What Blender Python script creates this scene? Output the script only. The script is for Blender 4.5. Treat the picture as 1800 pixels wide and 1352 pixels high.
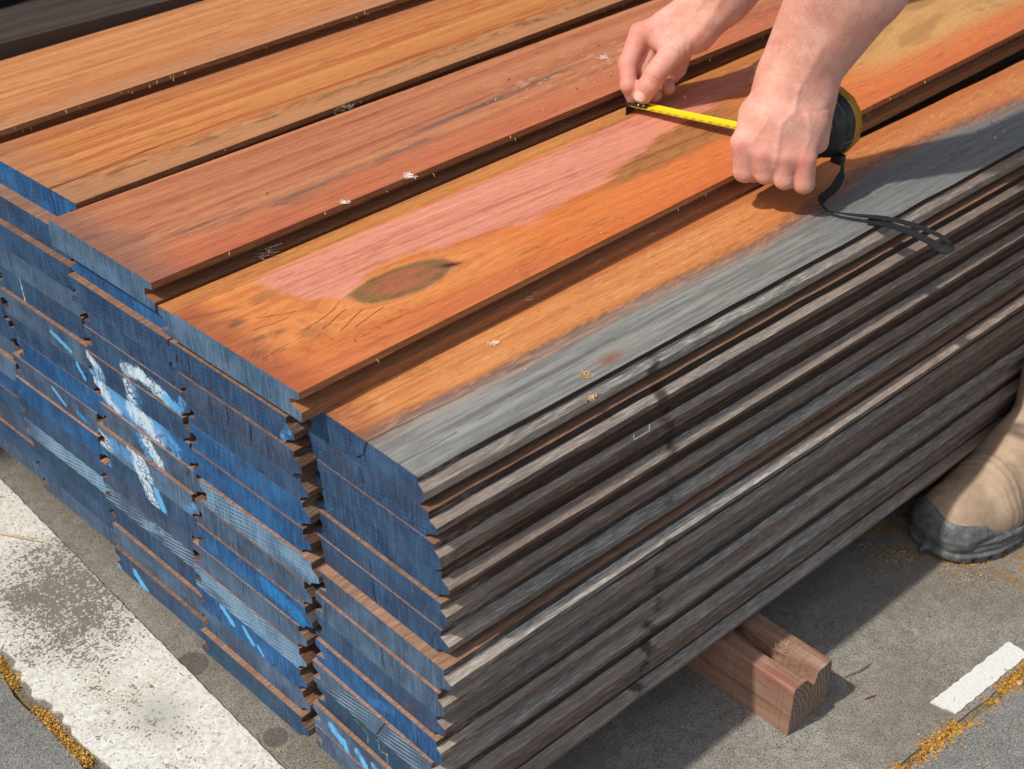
import bpy, math, random
import numpy as np
from mathutils import Vector, Matrix

# ---------------------------------------------------------------- scene, camera, light
S = bpy.context.scene
for o in list(bpy.data.objects): bpy.data.objects.remove(o)
COL = S.collection
S.render.engine = 'CYCLES'
S.view_settings.view_transform = 'Standard'
S.view_settings.look = 'None'
S.view_settings.use_curve_mapping = False
S.view_settings.gamma = 1.0
S.view_settings.exposure = 0.04

FWD = Vector((0.56931432, 0.6056156, -0.55597747))
RGT = Vector((0.73018343, -0.68324243, 0.00345627))
UPV = Vector((0.37777423, 0.40793324, 0.83119017))
cam_data = bpy.data.cameras.new('camera')
cam = bpy.data.objects.new('camera', cam_data); COL.objects.link(cam)
cam.matrix_world = Matrix(((RGT.x, UPV.x, -FWD.x, -0.51304), (RGT.y, UPV.y, -FWD.y, -0.62302), (RGT.z, UPV.z, -FWD.z, 1.03355), (0, 0, 0, 1)))
cam_data.sensor_fit = 'HORIZONTAL'; cam_data.sensor_width = 36.0
cam_data.lens = 2501.08 / 1800.0 * 36.0
cam_data.clip_start = 0.05; cam_data.clip_end = 400.0
cam_data.dof.use_dof = True; cam_data.dof.focus_distance = 1.35; cam_data.dof.aperture_fstop = 9.0
S.camera = cam

SUN = Vector((-0.72, 0.15, 1.0)).normalized()          # towards the sun
world = bpy.data.worlds.new('World'); S.world = world; world.use_nodes = True
wn = world.node_tree.nodes; wl = world.node_tree.links; wn.clear()
sky = wn.new('ShaderNodeTexSky'); sky.sky_type = 'NISHITA'; sky.sun_disc = False
sky.sun_elevation = math.asin(SUN.z); sky.sun_rotation = math.atan2(SUN.x, SUN.y)
sky.air_density = 1.0; sky.dust_density = 1.6; sky.ozone_density = 1.0
bg = wn.new('ShaderNodeBackground'); bg.inputs['Strength'].default_value = 0.15
haze_sat = wn.new('ShaderNodeHueSaturation'); haze_sat.inputs['Saturation'].default_value = 0.55   # thin cloud: a whiter sky
wo = wn.new('ShaderNodeOutputWorld')
wl.new(sky.outputs[0], haze_sat.inputs['Color']); wl.new(haze_sat.outputs[0], bg.inputs[0]); wl.new(bg.outputs[0], wo.inputs[0])
sun_d = bpy.data.lights.new('sun', 'SUN'); sun_d.energy = 3.5; sun_d.angle = math.radians(1.6); sun_d.color = (1.0, 0.955, 0.89)
sun = bpy.data.objects.new('sun', sun_d); COL.objects.link(sun)
sun.rotation_euler = SUN.to_track_quat('Z', 'Y').to_euler()

rnd = random.Random(7)
RS = np.random.RandomState(11)

# ---------------------------------------------------------------- node helper
class NB:
    def __init__(s, name):
        s.m = bpy.data.materials.new(name); s.m.use_nodes = True
        s.t = s.m.node_tree; s.t.nodes.clear()
        s.out = s.n('ShaderNodeOutputMaterial'); s.b = s.n('ShaderNodeBsdfPrincipled')
        s.l(s.b.outputs[0], s.out.inputs[0])
    def n(s, typ, **kw):
        x = s.t.nodes.new(typ)
        for k, v in kw.items(): setattr(x, k, v)
        return x
    def l(s, a, b): s.t.links.new(a, b)
    def put(s, sock, v):
        if v is None: return
        if hasattr(v, 'is_output') or isinstance(v, bpy.types.NodeSocket): s.l(v, sock)
        else:
            if isinstance(v, (tuple, list)) and len(v) == 3 and sock.type == 'RGBA': v = (*v, 1)
            sock.default_value = v
    def math(s, op, a, b=None, c=None, clamp=False):
        x = s.n('ShaderNodeMath', operation=op, use_clamp=clamp)
        s.put(x.inputs[0], a); s.put(x.inputs[1], b); s.put(x.inputs[2], c)
        return x.outputs[0]
    def vmath(s, op, a, b=None, out=0):
        x = s.n('ShaderNodeVectorMath', operation=op)
        s.put(x.inputs[0], a)
        if b is not None:
            if op == 'SCALE': s.put(x.inputs['Scale'], b)
            else: s.put(x.inputs[1], b)
        return x.outputs['Value'] if op in ('DOT_PRODUCT', 'LENGTH', 'DISTANCE') else x.outputs[0]
    def mix(s, f, a, b, blend='MIX'):
        x = s.n('ShaderNodeMix', data_type='RGBA', blend_type=blend)
        s.put(x.inputs[0], f); s.put(x.inputs[6], a); s.put(x.inputs[7], b)
        return x.outputs[2]
    def mixf(s, f, a, b):
        x = s.n('ShaderNodeMix', data_type='FLOAT'); s.put(x.inputs[0], f); s.put(x.inputs[2], a); s.put(x.inputs[3], b)
        return x.outputs[0]
    def noise(s, vec, scale=1.0, detail=3.0, rough=0.55, dist=0.0, out=0):
        x = s.n('ShaderNodeTexNoise'); s.put(x.inputs['Vector'], vec)
        x.inputs['Scale'].default_value = scale; x.inputs['Detail'].default_value = detail
        x.inputs['Roughness'].default_value = rough; x.inputs['Distortion'].default_value = dist
        return x.outputs[out]
    def voro(s, vec, scale=1.0, feature='F1', out='Distance', rand=1.0):
        x = s.n('ShaderNodeTexVoronoi', feature=feature); s.put(x.inputs['Vector'], vec)
        x.inputs['Scale'].default_value = scale; x.inputs['Randomness'].default_value = rand
        return x.outputs[out]
    def ss(s, v, lo, hi, a=0.0, b=1.0):
        x = s.n('ShaderNodeMapRange', interpolation_type='SMOOTHSTEP'); s.put(x.inputs[0], v)
        x.inputs[1].default_value = lo; x.inputs[2].default_value = hi; x.inputs[3].default_value = a; x.inputs[4].default_value = b
        return x.outputs[0]
    def scale(s, vec, sx, sy, sz):
        return s.vmath('MULTIPLY', vec, (sx, sy, sz))
    def ramp(s, f, stops, interp='LINEAR'):
        x = s.n('ShaderNodeValToRGB'); s.put(x.inputs[0], f); cr = x.color_ramp; cr.interpolation = interp
        while len(cr.elements) > 1: cr.elements.remove(cr.elements[-1])
        cr.elements[0].position = stops[0][0]; cr.elements[0].color = (*stops[0][1], 1)
        for p, c in stops[1:]:
            e = cr.elements.new(p); e.color = (*c, 1)
        return x.outputs[0]
    def attr(s, name, typ='GEOMETRY', out='Fac'):
        x = s.n('ShaderNodeAttribute', attribute_type=typ, attribute_name=name); return x.outputs[out]
    def obj(s):
        x = s.n('ShaderNodeTexCoord'); return x.outputs['Object']
    def seedvec(s, vec, amt=37.0):
        r = s.attr('seed', 'OBJECT'); c = s.n('ShaderNodeCombineXYZ')
        s.l(s.math('MULTIPLY', r, amt), c.inputs[0]); s.l(s.math('MULTIPLY', r, amt * 1.7), c.inputs[1]); s.l(s.math('MULTIPLY', r, amt * .6), c.inputs[2])
        return s.vmath('ADD', vec, c.outputs[0])
    def xyz(s, vec):
        x = s.n('ShaderNodeSeparateXYZ'); s.l(vec, x.inputs[0]); return x.outputs
    def comb(s, a, b, c):
        x = s.n('ShaderNodeCombineXYZ'); s.put(x.inputs[0], a); s.put(x.inputs[1], b); s.put(x.inputs[2], c); return x.outputs[0]
    def bump(s, h, strength=0.3, dist=0.001, normal=None):
        x = s.n('ShaderNodeBump'); x.inputs['Strength'].default_value = strength; x.inputs['Distance'].default_value = dist
        s.l(h, x.inputs['Height'])
        if normal is not None: s.l(normal, x.inputs['Normal'])
        return x.outputs[0]
    def seg(s, vec, a, b):
        """distance from point (vec, 3D) to the segment a-b"""
        a = Vector(a); b = Vector(b); d = b - a
        pa = s.vmath('SUBTRACT', vec, tuple(a))
        t = s.math('MULTIPLY', s.vmath('DOT_PRODUCT', pa, tuple(d)), 1.0 / max(d.dot(d), 1e-12), clamp=True)
        q = s.vmath('SUBTRACT', pa, s.vmath('SCALE', tuple(d), t))
        return s.vmath('LENGTH', q)
    def fin(s, color=None, rough=None, normal=None, spec=None, sss=None):
        s.put(s.b.inputs['Base Color'], color); s.put(s.b.inputs['Roughness'], rough)
        if normal is not None: s.l(normal, s.b.inputs['Normal'])
        if spec is not None: s.put(s.b.inputs['Specular IOR Level'], spec)
        return s.m

def lin(r, g, b):
    f = lambda c: (c / 255 / 12.92) if c / 255 <= 0.04045 else ((c / 255 + 0.055) / 1.055) ** 2.4
    return (f(r), f(g), f(b))

# ---------------------------------------------------------------- mesh helpers
def mk(name, verts, faces, mats, parent=None, smooth=False, midx=None):
    me = bpy.data.meshes.new(name); me.from_pydata([tuple(v) for v in verts], [], faces)
    for m in (mats if isinstance(mats, (list, tuple)) else [mats]): me.materials.append(m)
    if midx is not None: me.polygons.foreach_set('material_index', midx)
    me.polygons.foreach_set('use_smooth', [smooth] * len(me.polygons)) if not isinstance(smooth, list) else me.polygons.foreach_set('use_smooth', smooth)
    me.update()
    o = bpy.data.objects.new(name, me); COL.objects.link(o)
    if parent is not None: o.parent = parent
    return o
def empty(name, loc=(0, 0, 0), rz=0.0):
    o = bpy.data.objects.new(name, None); COL.objects.link(o); o.location = loc; o.rotation_euler = (0, 0, rz); o.empty_display_size = 0.02
    return o
def tag(o, label=None, cat=None, group=None, kind=None):
    if label: o['label'] = label
    if cat: o['category'] = cat
    if group: o['group'] = group
    if kind: o['kind'] = kind
    return o

# smooth value noise in numpy
class VN:
    def __init__(s, seed): s.g = np.random.RandomState(seed).rand(256, 256)
    def __call__(s, x, y):
        xi = np.floor(x).astype(int); yi = np.floor(y).astype(int); fx = x - xi; fy = y - yi
        fx = fx * fx * (3 - 2 * fx); fy = fy * fy * (3 - 2 * fy); g = s.g
        a = g[xi % 256, yi % 256]; b = g[(xi + 1) % 256, yi % 256]; c = g[xi % 256, (yi + 1) % 256]; d = g[(xi + 1) % 256, (yi + 1) % 256]
        return (a * (1 - fx) + b * fx) * (1 - fy) + (c * (1 - fx) + d * fx) * fy
def fbm(vn, x, y, o=4, r=0.5):
    s = 0; a = 1; t = 0
    for i in range(o): s = s + a * vn(x * 2 ** i + 17.3 * i, y * 2 ** i + 5.1 * i); t += a; a *= r
    return s / t
def sstep(v, lo, hi):
    t = np.clip((v - lo) / (hi - lo), 0, 1); return t * t * (3 - 2 * t)

# ---------------------------------------------------------------- materials: timber
def end_material(name, pal, marks=(), cracks=(), hatch=0.0):
    """painted end grain. pal = (dark, mid, light) colours; marks: (y0,z0,y1,z1,width,colour,chip) in board coordinates (mm, z up from the board's bottom)"""
    b = NB(name); P = b.obj(); PS = b.seedvec(P)
    wob = b.noise(b.scale(PS, 1, 18, 25), 1, 3, .6)
    st = b.noise(b.scale(PS, 1, 60, 9), 1, 4, .65)                 # brush marks running up and down
    st2 = b.noise(b.scale(PS, 1, 330, 40), 1, 3, .7)
    base = b.ramp(b.math('ADD', b.math('MULTIPLY', wob, .62), b.math('MULTIPLY', st, .42)),
                  [(.30, pal[0]), (.50, pal[1]), (.68, pal[2])])
    base = b.mix(b.ss(st2, .42, .75, 0, .42), base, tuple(min(1, c * 1.7 + .02) for c in pal[2]))
    # growth rings and saw marks showing through the paint
    w = b.n('ShaderNodeTexWave', wave_type='BANDS', bands_direction='DIAGONAL'); b.l(b.scale(PS, 0, .35, 1.6), w.inputs['Vector'])
    w.inputs['Scale'].default_value = 84; w.inputs['Distortion'].default_value = 3.2; w.inputs['Detail'].default_value = 2; w.inputs['Detail Scale'].default_value = .35
    ring = b.ss(w.outputs['Fac'], .35, .9)
    pale = lin(150, 172, 190)
    if hatch > 0:
        zone = b.ss(b.noise(b.scale(PS, 1, 14, 14), 1, 2, .5), .36, .6)
        base = b.mix(b.math('MULTIPLY', b.math('MULTIPLY', ring, zone), hatch), base, pale)
    else:
        base = b.mix(b.math('MULTIPLY', ring, .03), base, pale)
    big = b.noise(b.scale(PS, 1, 9, 20), 1, 3, .6)
    base = b.mix(b.ss(big, .52, .70, 0, .42), base, lin(62, 60, 70)); base = b.mix(b.ss(big, .46, .32, 0, .55), base, pal[2])
    # bare brown wood where the paint has gone
    worn = b.ss(b.noise(b.scale(PS, 1, 22, 45), 1, 5, .7), .58, .76, 0, .6)
    base = b.mix(worn, base, lin(96, 80, 74))
    sp = b.voro(b.scale(PS, 1, 260, 260), 1.0)
    fleck = b.math('MULTIPLY', b.ss(sp, .16, .06), b.ss(b.noise(b.scale(PS, 1, 30, 30), 1, 2), .5, .62))
    base = b.mix(b.math('MULTIPLY', fleck, .55), base, lin(170, 175, 178))
    h = b.math('ADD', b.math('MULTIPLY', ring, .5 if hatch > 0 else .05), b.math('MULTIPLY', st2, 1.0))
    jit = b.vmath('SCALE', b.vmath('SUBTRACT', b.noise(b.scale(PS, 1, 160, 90), 1, 3, .7, out=1), (.5, .5, .5)), .008)
    PJ = b.vmath('ADD', P, jit)
    for (y0, z0, y1, z1, wd, col, chip) in marks:
        d = b.seg(b.vmath('MULTIPLY', PJ, (0, 1, 1)), (0, y0 / 1000, z0 / 1000), (0, y1 / 1000, z1 / 1000))
        m = b.ss(b.math('ADD', d, b.math('MULTIPLY', b.math('SUBTRACT', st2, .5), wd * .9 / 1000)), wd * 1.15 / 1000, wd * .55 / 1000)
        if chip > 0:
            cr = b.voro(b.vmath('ADD', b.scale(PS, 1, 120, 170), b.vmath('SCALE', b.noise(b.scale(PS, 1, 300, 300), 1, 3, out=1), 1.0)), 1.0, 'DISTANCE_TO_EDGE')
            m = b.math('MULTIPLY', m, b.ss(b.noise(b.scale(PS, 1, 140, 30), 1, 4, .7), .34, .48, .25, 1.0))
        if chip > 0:
            m = b.math('MULTIPLY', m, b.math('MAXIMUM', b.ss(cr, .03, .12), b.ss(b.noise(b.scale(PS, 1, 60, 60), 1, 2), .62 - .25 * chip, .5 - .25 * chip)))
        base = b.mix(b.math('MULTIPLY', m, .92), base, col)
    dark = lin(14, 12, 14)
    for (y0, z0, y1, z1, wd) in cracks:
        jj = b.vmath('ADD', P, b.vmath('SCALE', b.vmath('SUBTRACT', b.noise(b.scale(PS, 1, 55, 55), 1, 2, out=1), (.5, .5, .5)), .010))
        d = b.seg(b.vmath('MULTIPLY', jj, (0, 1, 1)), (0, y0 / 1000, z0 / 1000), (0, y1 / 1000, z1 / 1000))
        m = b.ss(d, wd * .6 / 1000, wd * .35 / 1000); base = b.mix(m, base, dark); h = b.math('SUBTRACT', h, b.math('MULTIPLY', m, 3))
    # fine checks everywhere
    ck = b.voro(b.scale(PS, 1, 75, 14), 1.0, 'DISTANCE_TO_EDGE')
    ckm = b.math('MULTIPLY', b.ss(ck, .022, .008), b.ss(b.noise(b.scale(PS, 1, 25, 25), 1, 2), .60, .68, 0, .6))
    base = b.mix(b.math('MULTIPLY', ckm, .85), base, dark); h = b.math('SUBTRACT', h, b.math('MULTIPLY', ckm, 2))
    base = b.mix(1.0, base, (.88, .93, .92), 'MULTIPLY')
    return b.fin(base, b.ss(st, .3, .8, .62, .86), b.bump(h, .55, .0006), .3)

NAVY = (lin(26, 40, 66), lin(36, 60, 92), lin(56, 84, 114))
BRIGHT = (lin(16, 48, 86), lin(24, 70, 116), lin(42, 98, 148))
SLATE = (lin(42, 54, 74), lin(56, 74, 98), lin(84, 104, 128))
TEAL = (lin(44, 66, 88), lin(64, 90, 116), lin(98, 118, 142))
DEEP = (lin(16, 38, 58), lin(26, 54, 80), lin(42, 74, 100))
PALES = (lin(52, 82, 112), lin(78, 108, 138), lin(118, 146, 170))
PAL = {'N': (NAVY, 0), 'B': (BRIGHT, 0), 'S': (SLATE, .0), 'T': (TEAL, 0), 'D': (DEEP, 0), 'L': (PALES, .75), 'H': (SLATE, .75), 'P': ((lin(36, 44, 68), lin(46, 60, 88), lin(72, 88, 112)), 0)}
LBL = {'N': 'navy painted end', 'B': 'bright blue painted end', 'S': 'slate grey painted end', 'T': 'teal grey painted end', 'D': 'deep dark blue end', 'L': 'pale blue end with fine saw marks', 'H': 'grey end with fine saw marks', 'P': 'purplish blue painted end'}
WHITE = lin(206, 220, 232); SKYB = lin(98, 176, 226); LBLUE = lin(88, 150, 204); CHALK = lin(132, 148, 132)
END = {}
def get_end(code, marks=(), cracks=(), key=None):
    k = key or code
    if k not in END:
        END[k] = end_material('painted_end_' + k.lower(), PAL[code][0], marks, cracks, PAL[code][1])
    return END[k]

def rough_wood(name, stops, grey=None, mould=0.35, band=False, gain=1.0):
    """sawn edges and tops of the lower boards: streaks along x"""
    b = NB(name); P = b.obj(); PS = b.seedvec(P)
    s1 = b.noise(b.scale(PS, 1.4, 80, 80), 1, 5, .65)
    s2 = b.noise(b.scale(PS, 9, 800, 800), 1, 4, .72)
    sp = b.noise(b.scale(PS, 48, 700, 700), 1, 4, .75)
    c = b.ramp(b.math('ADD', b.math('MULTIPLY', s1, .40), b.math('ADD', b.math('MULTIPLY', s2, .26), b.math('MULTIPLY', sp, .36))), stops)
    if grey is not None:
        g = b.ss(b.noise(b.scale(PS, 2.0, 26, 26), 1, 3, .6), .40, .64)
        gc = b.mix(b.ss(sp, .40, .64), grey[0], grey[1])
        c = b.mix(b.math('MULTIPLY', g, .85), c, gc)
    c = b.mix(b.ss(sp, .50, .70, 0, .28), c, tuple(min(1, x * 1.9 + .03) for x in stops[-1][1]))
    mo = b.math('MULTIPLY', b.ss(b.noise(b.scale(PS, 220, 800, 800), 1, 4, .7), .50, .62), b.ss(b.noise(b.scale(PS, 5, 45, 45), 1, 3), .52, .66))
    c = b.mix(b.math('MULTIPLY', mo, mould * 2), c, lin(30, 28, 28))
    rust = b.math('MULTIPLY', b.ss(b.noise(b.scale(PS, 7, 90, 90), 1, 3, .6), .64, .74), .5)
    c = b.mix(rust, c, lin(118, 62, 36))
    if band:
        xx = b.xyz(P)[0]; fx = b.ss(b.math('ADD', xx, b.math('MULTIPLY', b.math('SUBTRACT', s1, .5), .5)), .35, 1.15, 0, .85)  # darker and browner towards the far end: person's shade put into the colour
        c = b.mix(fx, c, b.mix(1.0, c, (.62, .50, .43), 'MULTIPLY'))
    if band:                                                         # dark strap stain crossing the edges of the stack
        x = b.xyz(P)[0]
        m = b.math('MULTIPLY', b.ss(b.math('ABSOLUTE', b.math('ADD', b.math('SUBTRACT', x, .262), b.math('MULTIPLY', b.math('SUBTRACT', s1, .5), .05))), .010, .004),
                   b.ss(b.noise(b.scale(PS, 30, 60, 60), 1, 3), .38, .6))
        c = b.mix(b.math('MULTIPLY', m, .75), c, lin(38, 26, 22))
        lite = b.math('MULTIPLY', b.ss(x, .085, .03), b.ss(b.noise(b.scale(PS, 60, 500, 500), 1, 4, .7), .42, .62))
        c = b.mix(b.math('MULTIPLY', lite, .55), c, lin(176, 160, 146))
    tv = b.math('FRACT', b.math('MULTIPLY', b.attr('seed', 'OBJECT'), 7.31))
    c = b.mix(1.0, c, b.ramp(tv, [(0.0, (.66, .62, .60)), (.5, (.95, .93, .90)), (1.0, (1.16, 1.14, 1.12))]), 'MULTIPLY')
    if gain != 1.0: c = b.mix(1.0, c, (gain, gain * .99, gain * .97), 'MULTIPLY')
    h = b.math('ADD', b.math('MULTIPLY', s2, 1.0), b.math('MULTIPLY', sp, 1.0))
    return b.fin(c, .82, b.bump(h, .8, .0009), .2)

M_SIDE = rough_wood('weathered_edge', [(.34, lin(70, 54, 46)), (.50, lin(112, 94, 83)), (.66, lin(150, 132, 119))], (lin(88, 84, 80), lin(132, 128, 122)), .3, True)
M_SIDE_L = rough_wood('pale_lit_ledge', [(.34, lin(112, 96, 86)), (.50, lin(158, 142, 129)), (.66, lin(194, 180, 166))], (lin(126, 124, 119), lin(184, 181, 174)), .12, True)  # paler copy: light on upward facets put into colour; top board's grey side too
M_SIDE_V = rough_wood('shaded_edge', [(.34, lin(36, 26, 22)), (.50, lin(62, 48, 42)), (.66, lin(90, 75, 66))], (lin(50, 47, 45), lin(80, 77, 74)), .4, True)  # darker copy of the edge: shade above and below the ledges painted in
M_SIDE_D = rough_wood('brown_edge', [(.30, lin(58, 38, 30)), (.50, lin(106, 74, 58)), (.70, lin(146, 108, 84))], (lin(84, 74, 68), lin(130, 116, 104)), .2)
M_TOPR = rough_wood('sawn_top', [(.30, lin(92, 66, 54)), (.50, lin(142, 108, 88)), (.70, lin(178, 144, 120))], None, .1)
M_LEDGE = rough_wood('ledge_wood', [(.30, lin(150, 88, 48)), (.5, lin(190, 122, 66)), (.7, lin(212, 148, 88))], None, .02)
M_LIP = rough_wood('cut_lip', [(.30, lin(120, 78, 52)), (.52, lin(164, 112, 76)), (.72, lin(192, 142, 102))], None, .06)

def planed(name, cracks=(), spec=.35, grey=False):
    """freshly planed faces: tone (vertex colour) sets the board's own colour zones, gv the warped grain coordinate"""
    b = NB(name); P = b.obj(); tone = b.attr('tone', out='Color'); gv = b.attr('gv'); x = b.xyz(P)[0]
    G = b.seedvec(b.comb(x, gv, 0.0))
    s1 = b.noise(b.scale(G, 1.6, 240, 1), 1, 5, .66)
    s2 = b.noise(b.scale(G, 8, 900, 1), 1, 4, .72)
    po = b.noise(b.scale(G, 60, 620, 1), 1, 6, .86)
    c = b.mix(1.0, tone, b.ramp(s1, [(.30, (.88, .83, .80)), (.5, (1.0, 1.0, 1.0)), (.70, (1.08, 1.09, 1.09))]), 'MULTIPLY')
    c = b.mix(b.ss(s2, .52, .74, 0, .38), c, b.mix(1.0, c, (.58, .44, .38), 'MULTIPLY'))
    c = b.mix(b.ss(po, .53, .62, 0, .55), c, b.mix(1.0, c, (.46, .36, .32), 'MULTIPLY'))
    c = b.mix(b.ss(po, .46, .36, 0, .30), c, b.mix(1.0, c, (1.5, 1.5, 1.5), 'MULTIPLY'))
    dust = b.math('MULTIPLY', b.ss(b.noise(b.scale(P, 60, 60, 1), 1, 5, .75), .60, .72), b.ss(b.noise(b.scale(P, 5, 14, 1), 1, 2), .5, .62))
    c = b.mix(b.math('MULTIPLY', dust, .35), c, lin(214, 172, 140))
    dirt = b.math('MULTIPLY', b.ss(b.noise(b.scale(b.vmath('ADD', G, (3, 7, 0)), 12, 60, 1), 1, 4, .7), .58, .70), .45)
    c = b.mix(dirt, c, b.mix(1.0, c, (.42, .38, .38), 'MULTIPLY'))
    h = b.math('ADD', b.math('MULTIPLY', s2, .6), b.math('MULTIPLY', po, .6))
    for (x0, y0, x1, y1, wd) in cracks:
        jj = b.vmath('ADD', P, b.vmath('SCALE', b.vmath('SUBTRACT', b.noise(b.scale(P, 22, 22, 1), 1, 2, out=1), (.5, .5, .5)), .006))
        d = b.seg(b.vmath('MULTIPLY', jj, (1, 1, 0)), (x0 / 1000, y0 / 1000, 0), (x1 / 1000, y1 / 1000, 0))
        m = b.ss(d, wd * .75 / 1000, wd * .35 / 1000); c = b.mix(b.math('MULTIPLY', m, .72), c, lin(58, 30, 20)); h = b.math('SUBTRACT', h, b.math('MULTIPLY', m, 4))
    return b.fin(c, b.ss(s1, .3, .7, .50, .66), b.bump(h, .38, .0005), spec)

# ---------------------------------------------------------------- the stack of boards
T = 0.0282
TONGUE = [(0, 0), (.2, -7.2), (-9.5, -12.0), (-9.3, -18.0), (2.5, -23.5), (4.5, -28.2)]
TONGUE_B = [(0, 0), (.2, -6.8), (-5.8, -11.2), (-6.4, -21.0), (-.5, -26.3), (2.0, -28.2)]
GROOVE_L = [(0, 0), (0, -8.6), (-9.5, -12.0), (-10.2, -19.4), (1.0, -22.2), (1.2, -28.2)]   # y outward = +
LIP_R = [(0, 0), (0, -6.4), (12.2, -10.0), (12.6, -16.6), (-.8, -19.6), (-.6, -28.2)]
LEDGE_L = [(0, 0), (.5, -1.7), (22.5, -2.4), (23.0, -10.0), (12.0, -15.2), (12.5, -21.6), (21.0, -24.0), (20.0, -28.2)]
PLAIN_L = [(0, 0), (3.5, -9.0), (3.5, -17.0), (0.5, -20.0), (2.0, -28.2)]

def board(x0, yR, z0, slope, width, th, profR, profL, code, seed, length=2.35, nsec=16, jit=.25, top=None, side=None, marks=(), cracks=(), key=None, sag=0.0, roll=0.0):
    r = np.random.RandomState(seed)
    k = th / 0.0282
    R = [(y, 28.2 + z) for y, z in profR]; L = [(width * 1000 + y, 28.2 + z) for y, z in profL]
    ring = R + L[::-1]
    ring = np.array(ring) / 1000.0; ring[:, 1] *= k
    # small individual wear of the edge shapes
    wob = r.uniform(-.9, .9, ring.shape) / 1000.0; wob[0] *= .2; wob[-1] *= .2; wob[len(R) - 1] *= 0; wob[len(R)] *= 0
    ring = ring + wob
    n = len(ring); nr = len(R)
    xs = np.concatenate([[0, .0015, .012, .04], np.linspace(.08, length - .01, nsec), [length]])
    V = []
    jn = VN(seed + 500)
    for i, x in enumerate(xs):
        for j in range(n):
            y, z = ring[j]
            if 1 < i < len(xs) - 1 and j not in (nr - 1, nr):
                y += (jn(np.array([x * 22 + j * 9.1]), np.array([j * 3.3]))[0] - .5) * jit * 2.6 / 1000 + (r.rand() - .5) * jit * .5 / 1000
            bw = 0 if top is not None else (jn(np.array([x * 1.9 + 70]), np.array([seed * .37]))[0] - .5) * .0042 * min(1, x * 4)
            V.append((x, y + bw, z))
    F = []; MI = []; SM = []
    for i in range(len(xs) - 1):
        for j in range(n):
            j2 = (j + 1) % n
            if j2 == 0 and top is not None: continue
            a = i * n + j; b_ = i * n + j2; c = (i + 1) * n + j2; d = (i + 1) * n + j
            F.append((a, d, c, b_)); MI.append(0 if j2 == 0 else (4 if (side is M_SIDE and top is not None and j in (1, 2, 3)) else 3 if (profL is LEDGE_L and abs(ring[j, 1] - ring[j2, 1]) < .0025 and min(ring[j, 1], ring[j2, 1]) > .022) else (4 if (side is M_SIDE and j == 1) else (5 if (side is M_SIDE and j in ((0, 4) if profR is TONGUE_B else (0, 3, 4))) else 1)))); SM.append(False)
    F.append(tuple(range(n))); MI.append(2); SM.append(False)
    F.append(tuple((len(xs) - 1) * n + j for j in range(n - 1, -1, -1))); MI.append(1); SM.append(False)
    tone = None
    if top is not None:
        mat_top, fn, nx, ny = top
        gx = np.concatenate([[0, .0015], np.linspace(.004, 1.45, nx), [length]]); gy = np.linspace(0, 1, ny)
        X, Y = np.meshgrid(gx, gy, indexing='ij')
        yl = ring[0, 0] + (ring[-1, 0] - ring[0, 0]) * Y
        zt = ring[0, 1] + (ring[-1, 1] - ring[0, 1]) * Y
        # edge lines follow the jittered ring
        e0 = np.interp(X[:, 0], xs, [V[i * n][1] for i in range(len(xs))]); e1 = np.interp(X[:, 0], xs, [V[i * n + n - 1][1] for i in range(len(xs))])
        yl = e0[:, None] * (1 - Y) + e1[:, None] * Y
        C, G, DZ = fn(X * 1000, yl * 1000)
        DZ = DZ * np.minimum(1, np.minimum(Y, 1 - Y) * 8)
        base = len(V)
        V += list(zip(X.ravel(), yl.ravel(), (zt + DZ).ravel()))
        nxx, nyy = X.shape
        for i in range(nxx - 1):
            for j in range(nyy - 1):
                a = base + i * nyy + j
                F.append((a, a + nyy, a + nyy + 1, a + 1)); MI.append(0); SM.append(True)
        tone = (base, C.reshape(-1, 3), G.ravel())
    mt = top[0] if top is not None else M_TOPR
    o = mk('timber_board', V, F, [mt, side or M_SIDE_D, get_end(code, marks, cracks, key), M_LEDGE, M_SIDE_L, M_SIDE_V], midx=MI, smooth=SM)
    if tone is not None:
        me = o.data; nv = len(me.vertices)
        ca = me.color_attributes.new('tone', 'FLOAT_COLOR', 'POINT'); arr = np.ones((nv, 4), dtype=np.float32); arr[tone[0]:, :3] = tone[1]; ca.data.foreach_set('color', arr.ravel())
        ga = me.attributes.new('gv', 'FLOAT', 'POINT'); g = np.zeros(nv, dtype=np.float32); g[tone[0]:] = tone[2] / 1000.0; ga.data.foreach_set('value', g)
    o.location = (x0, yR, z0); o.rotation_euler = (roll, 0, math.atan(slope))
    o['seed'] = float(r.rand() * 10)
    return o

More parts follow.
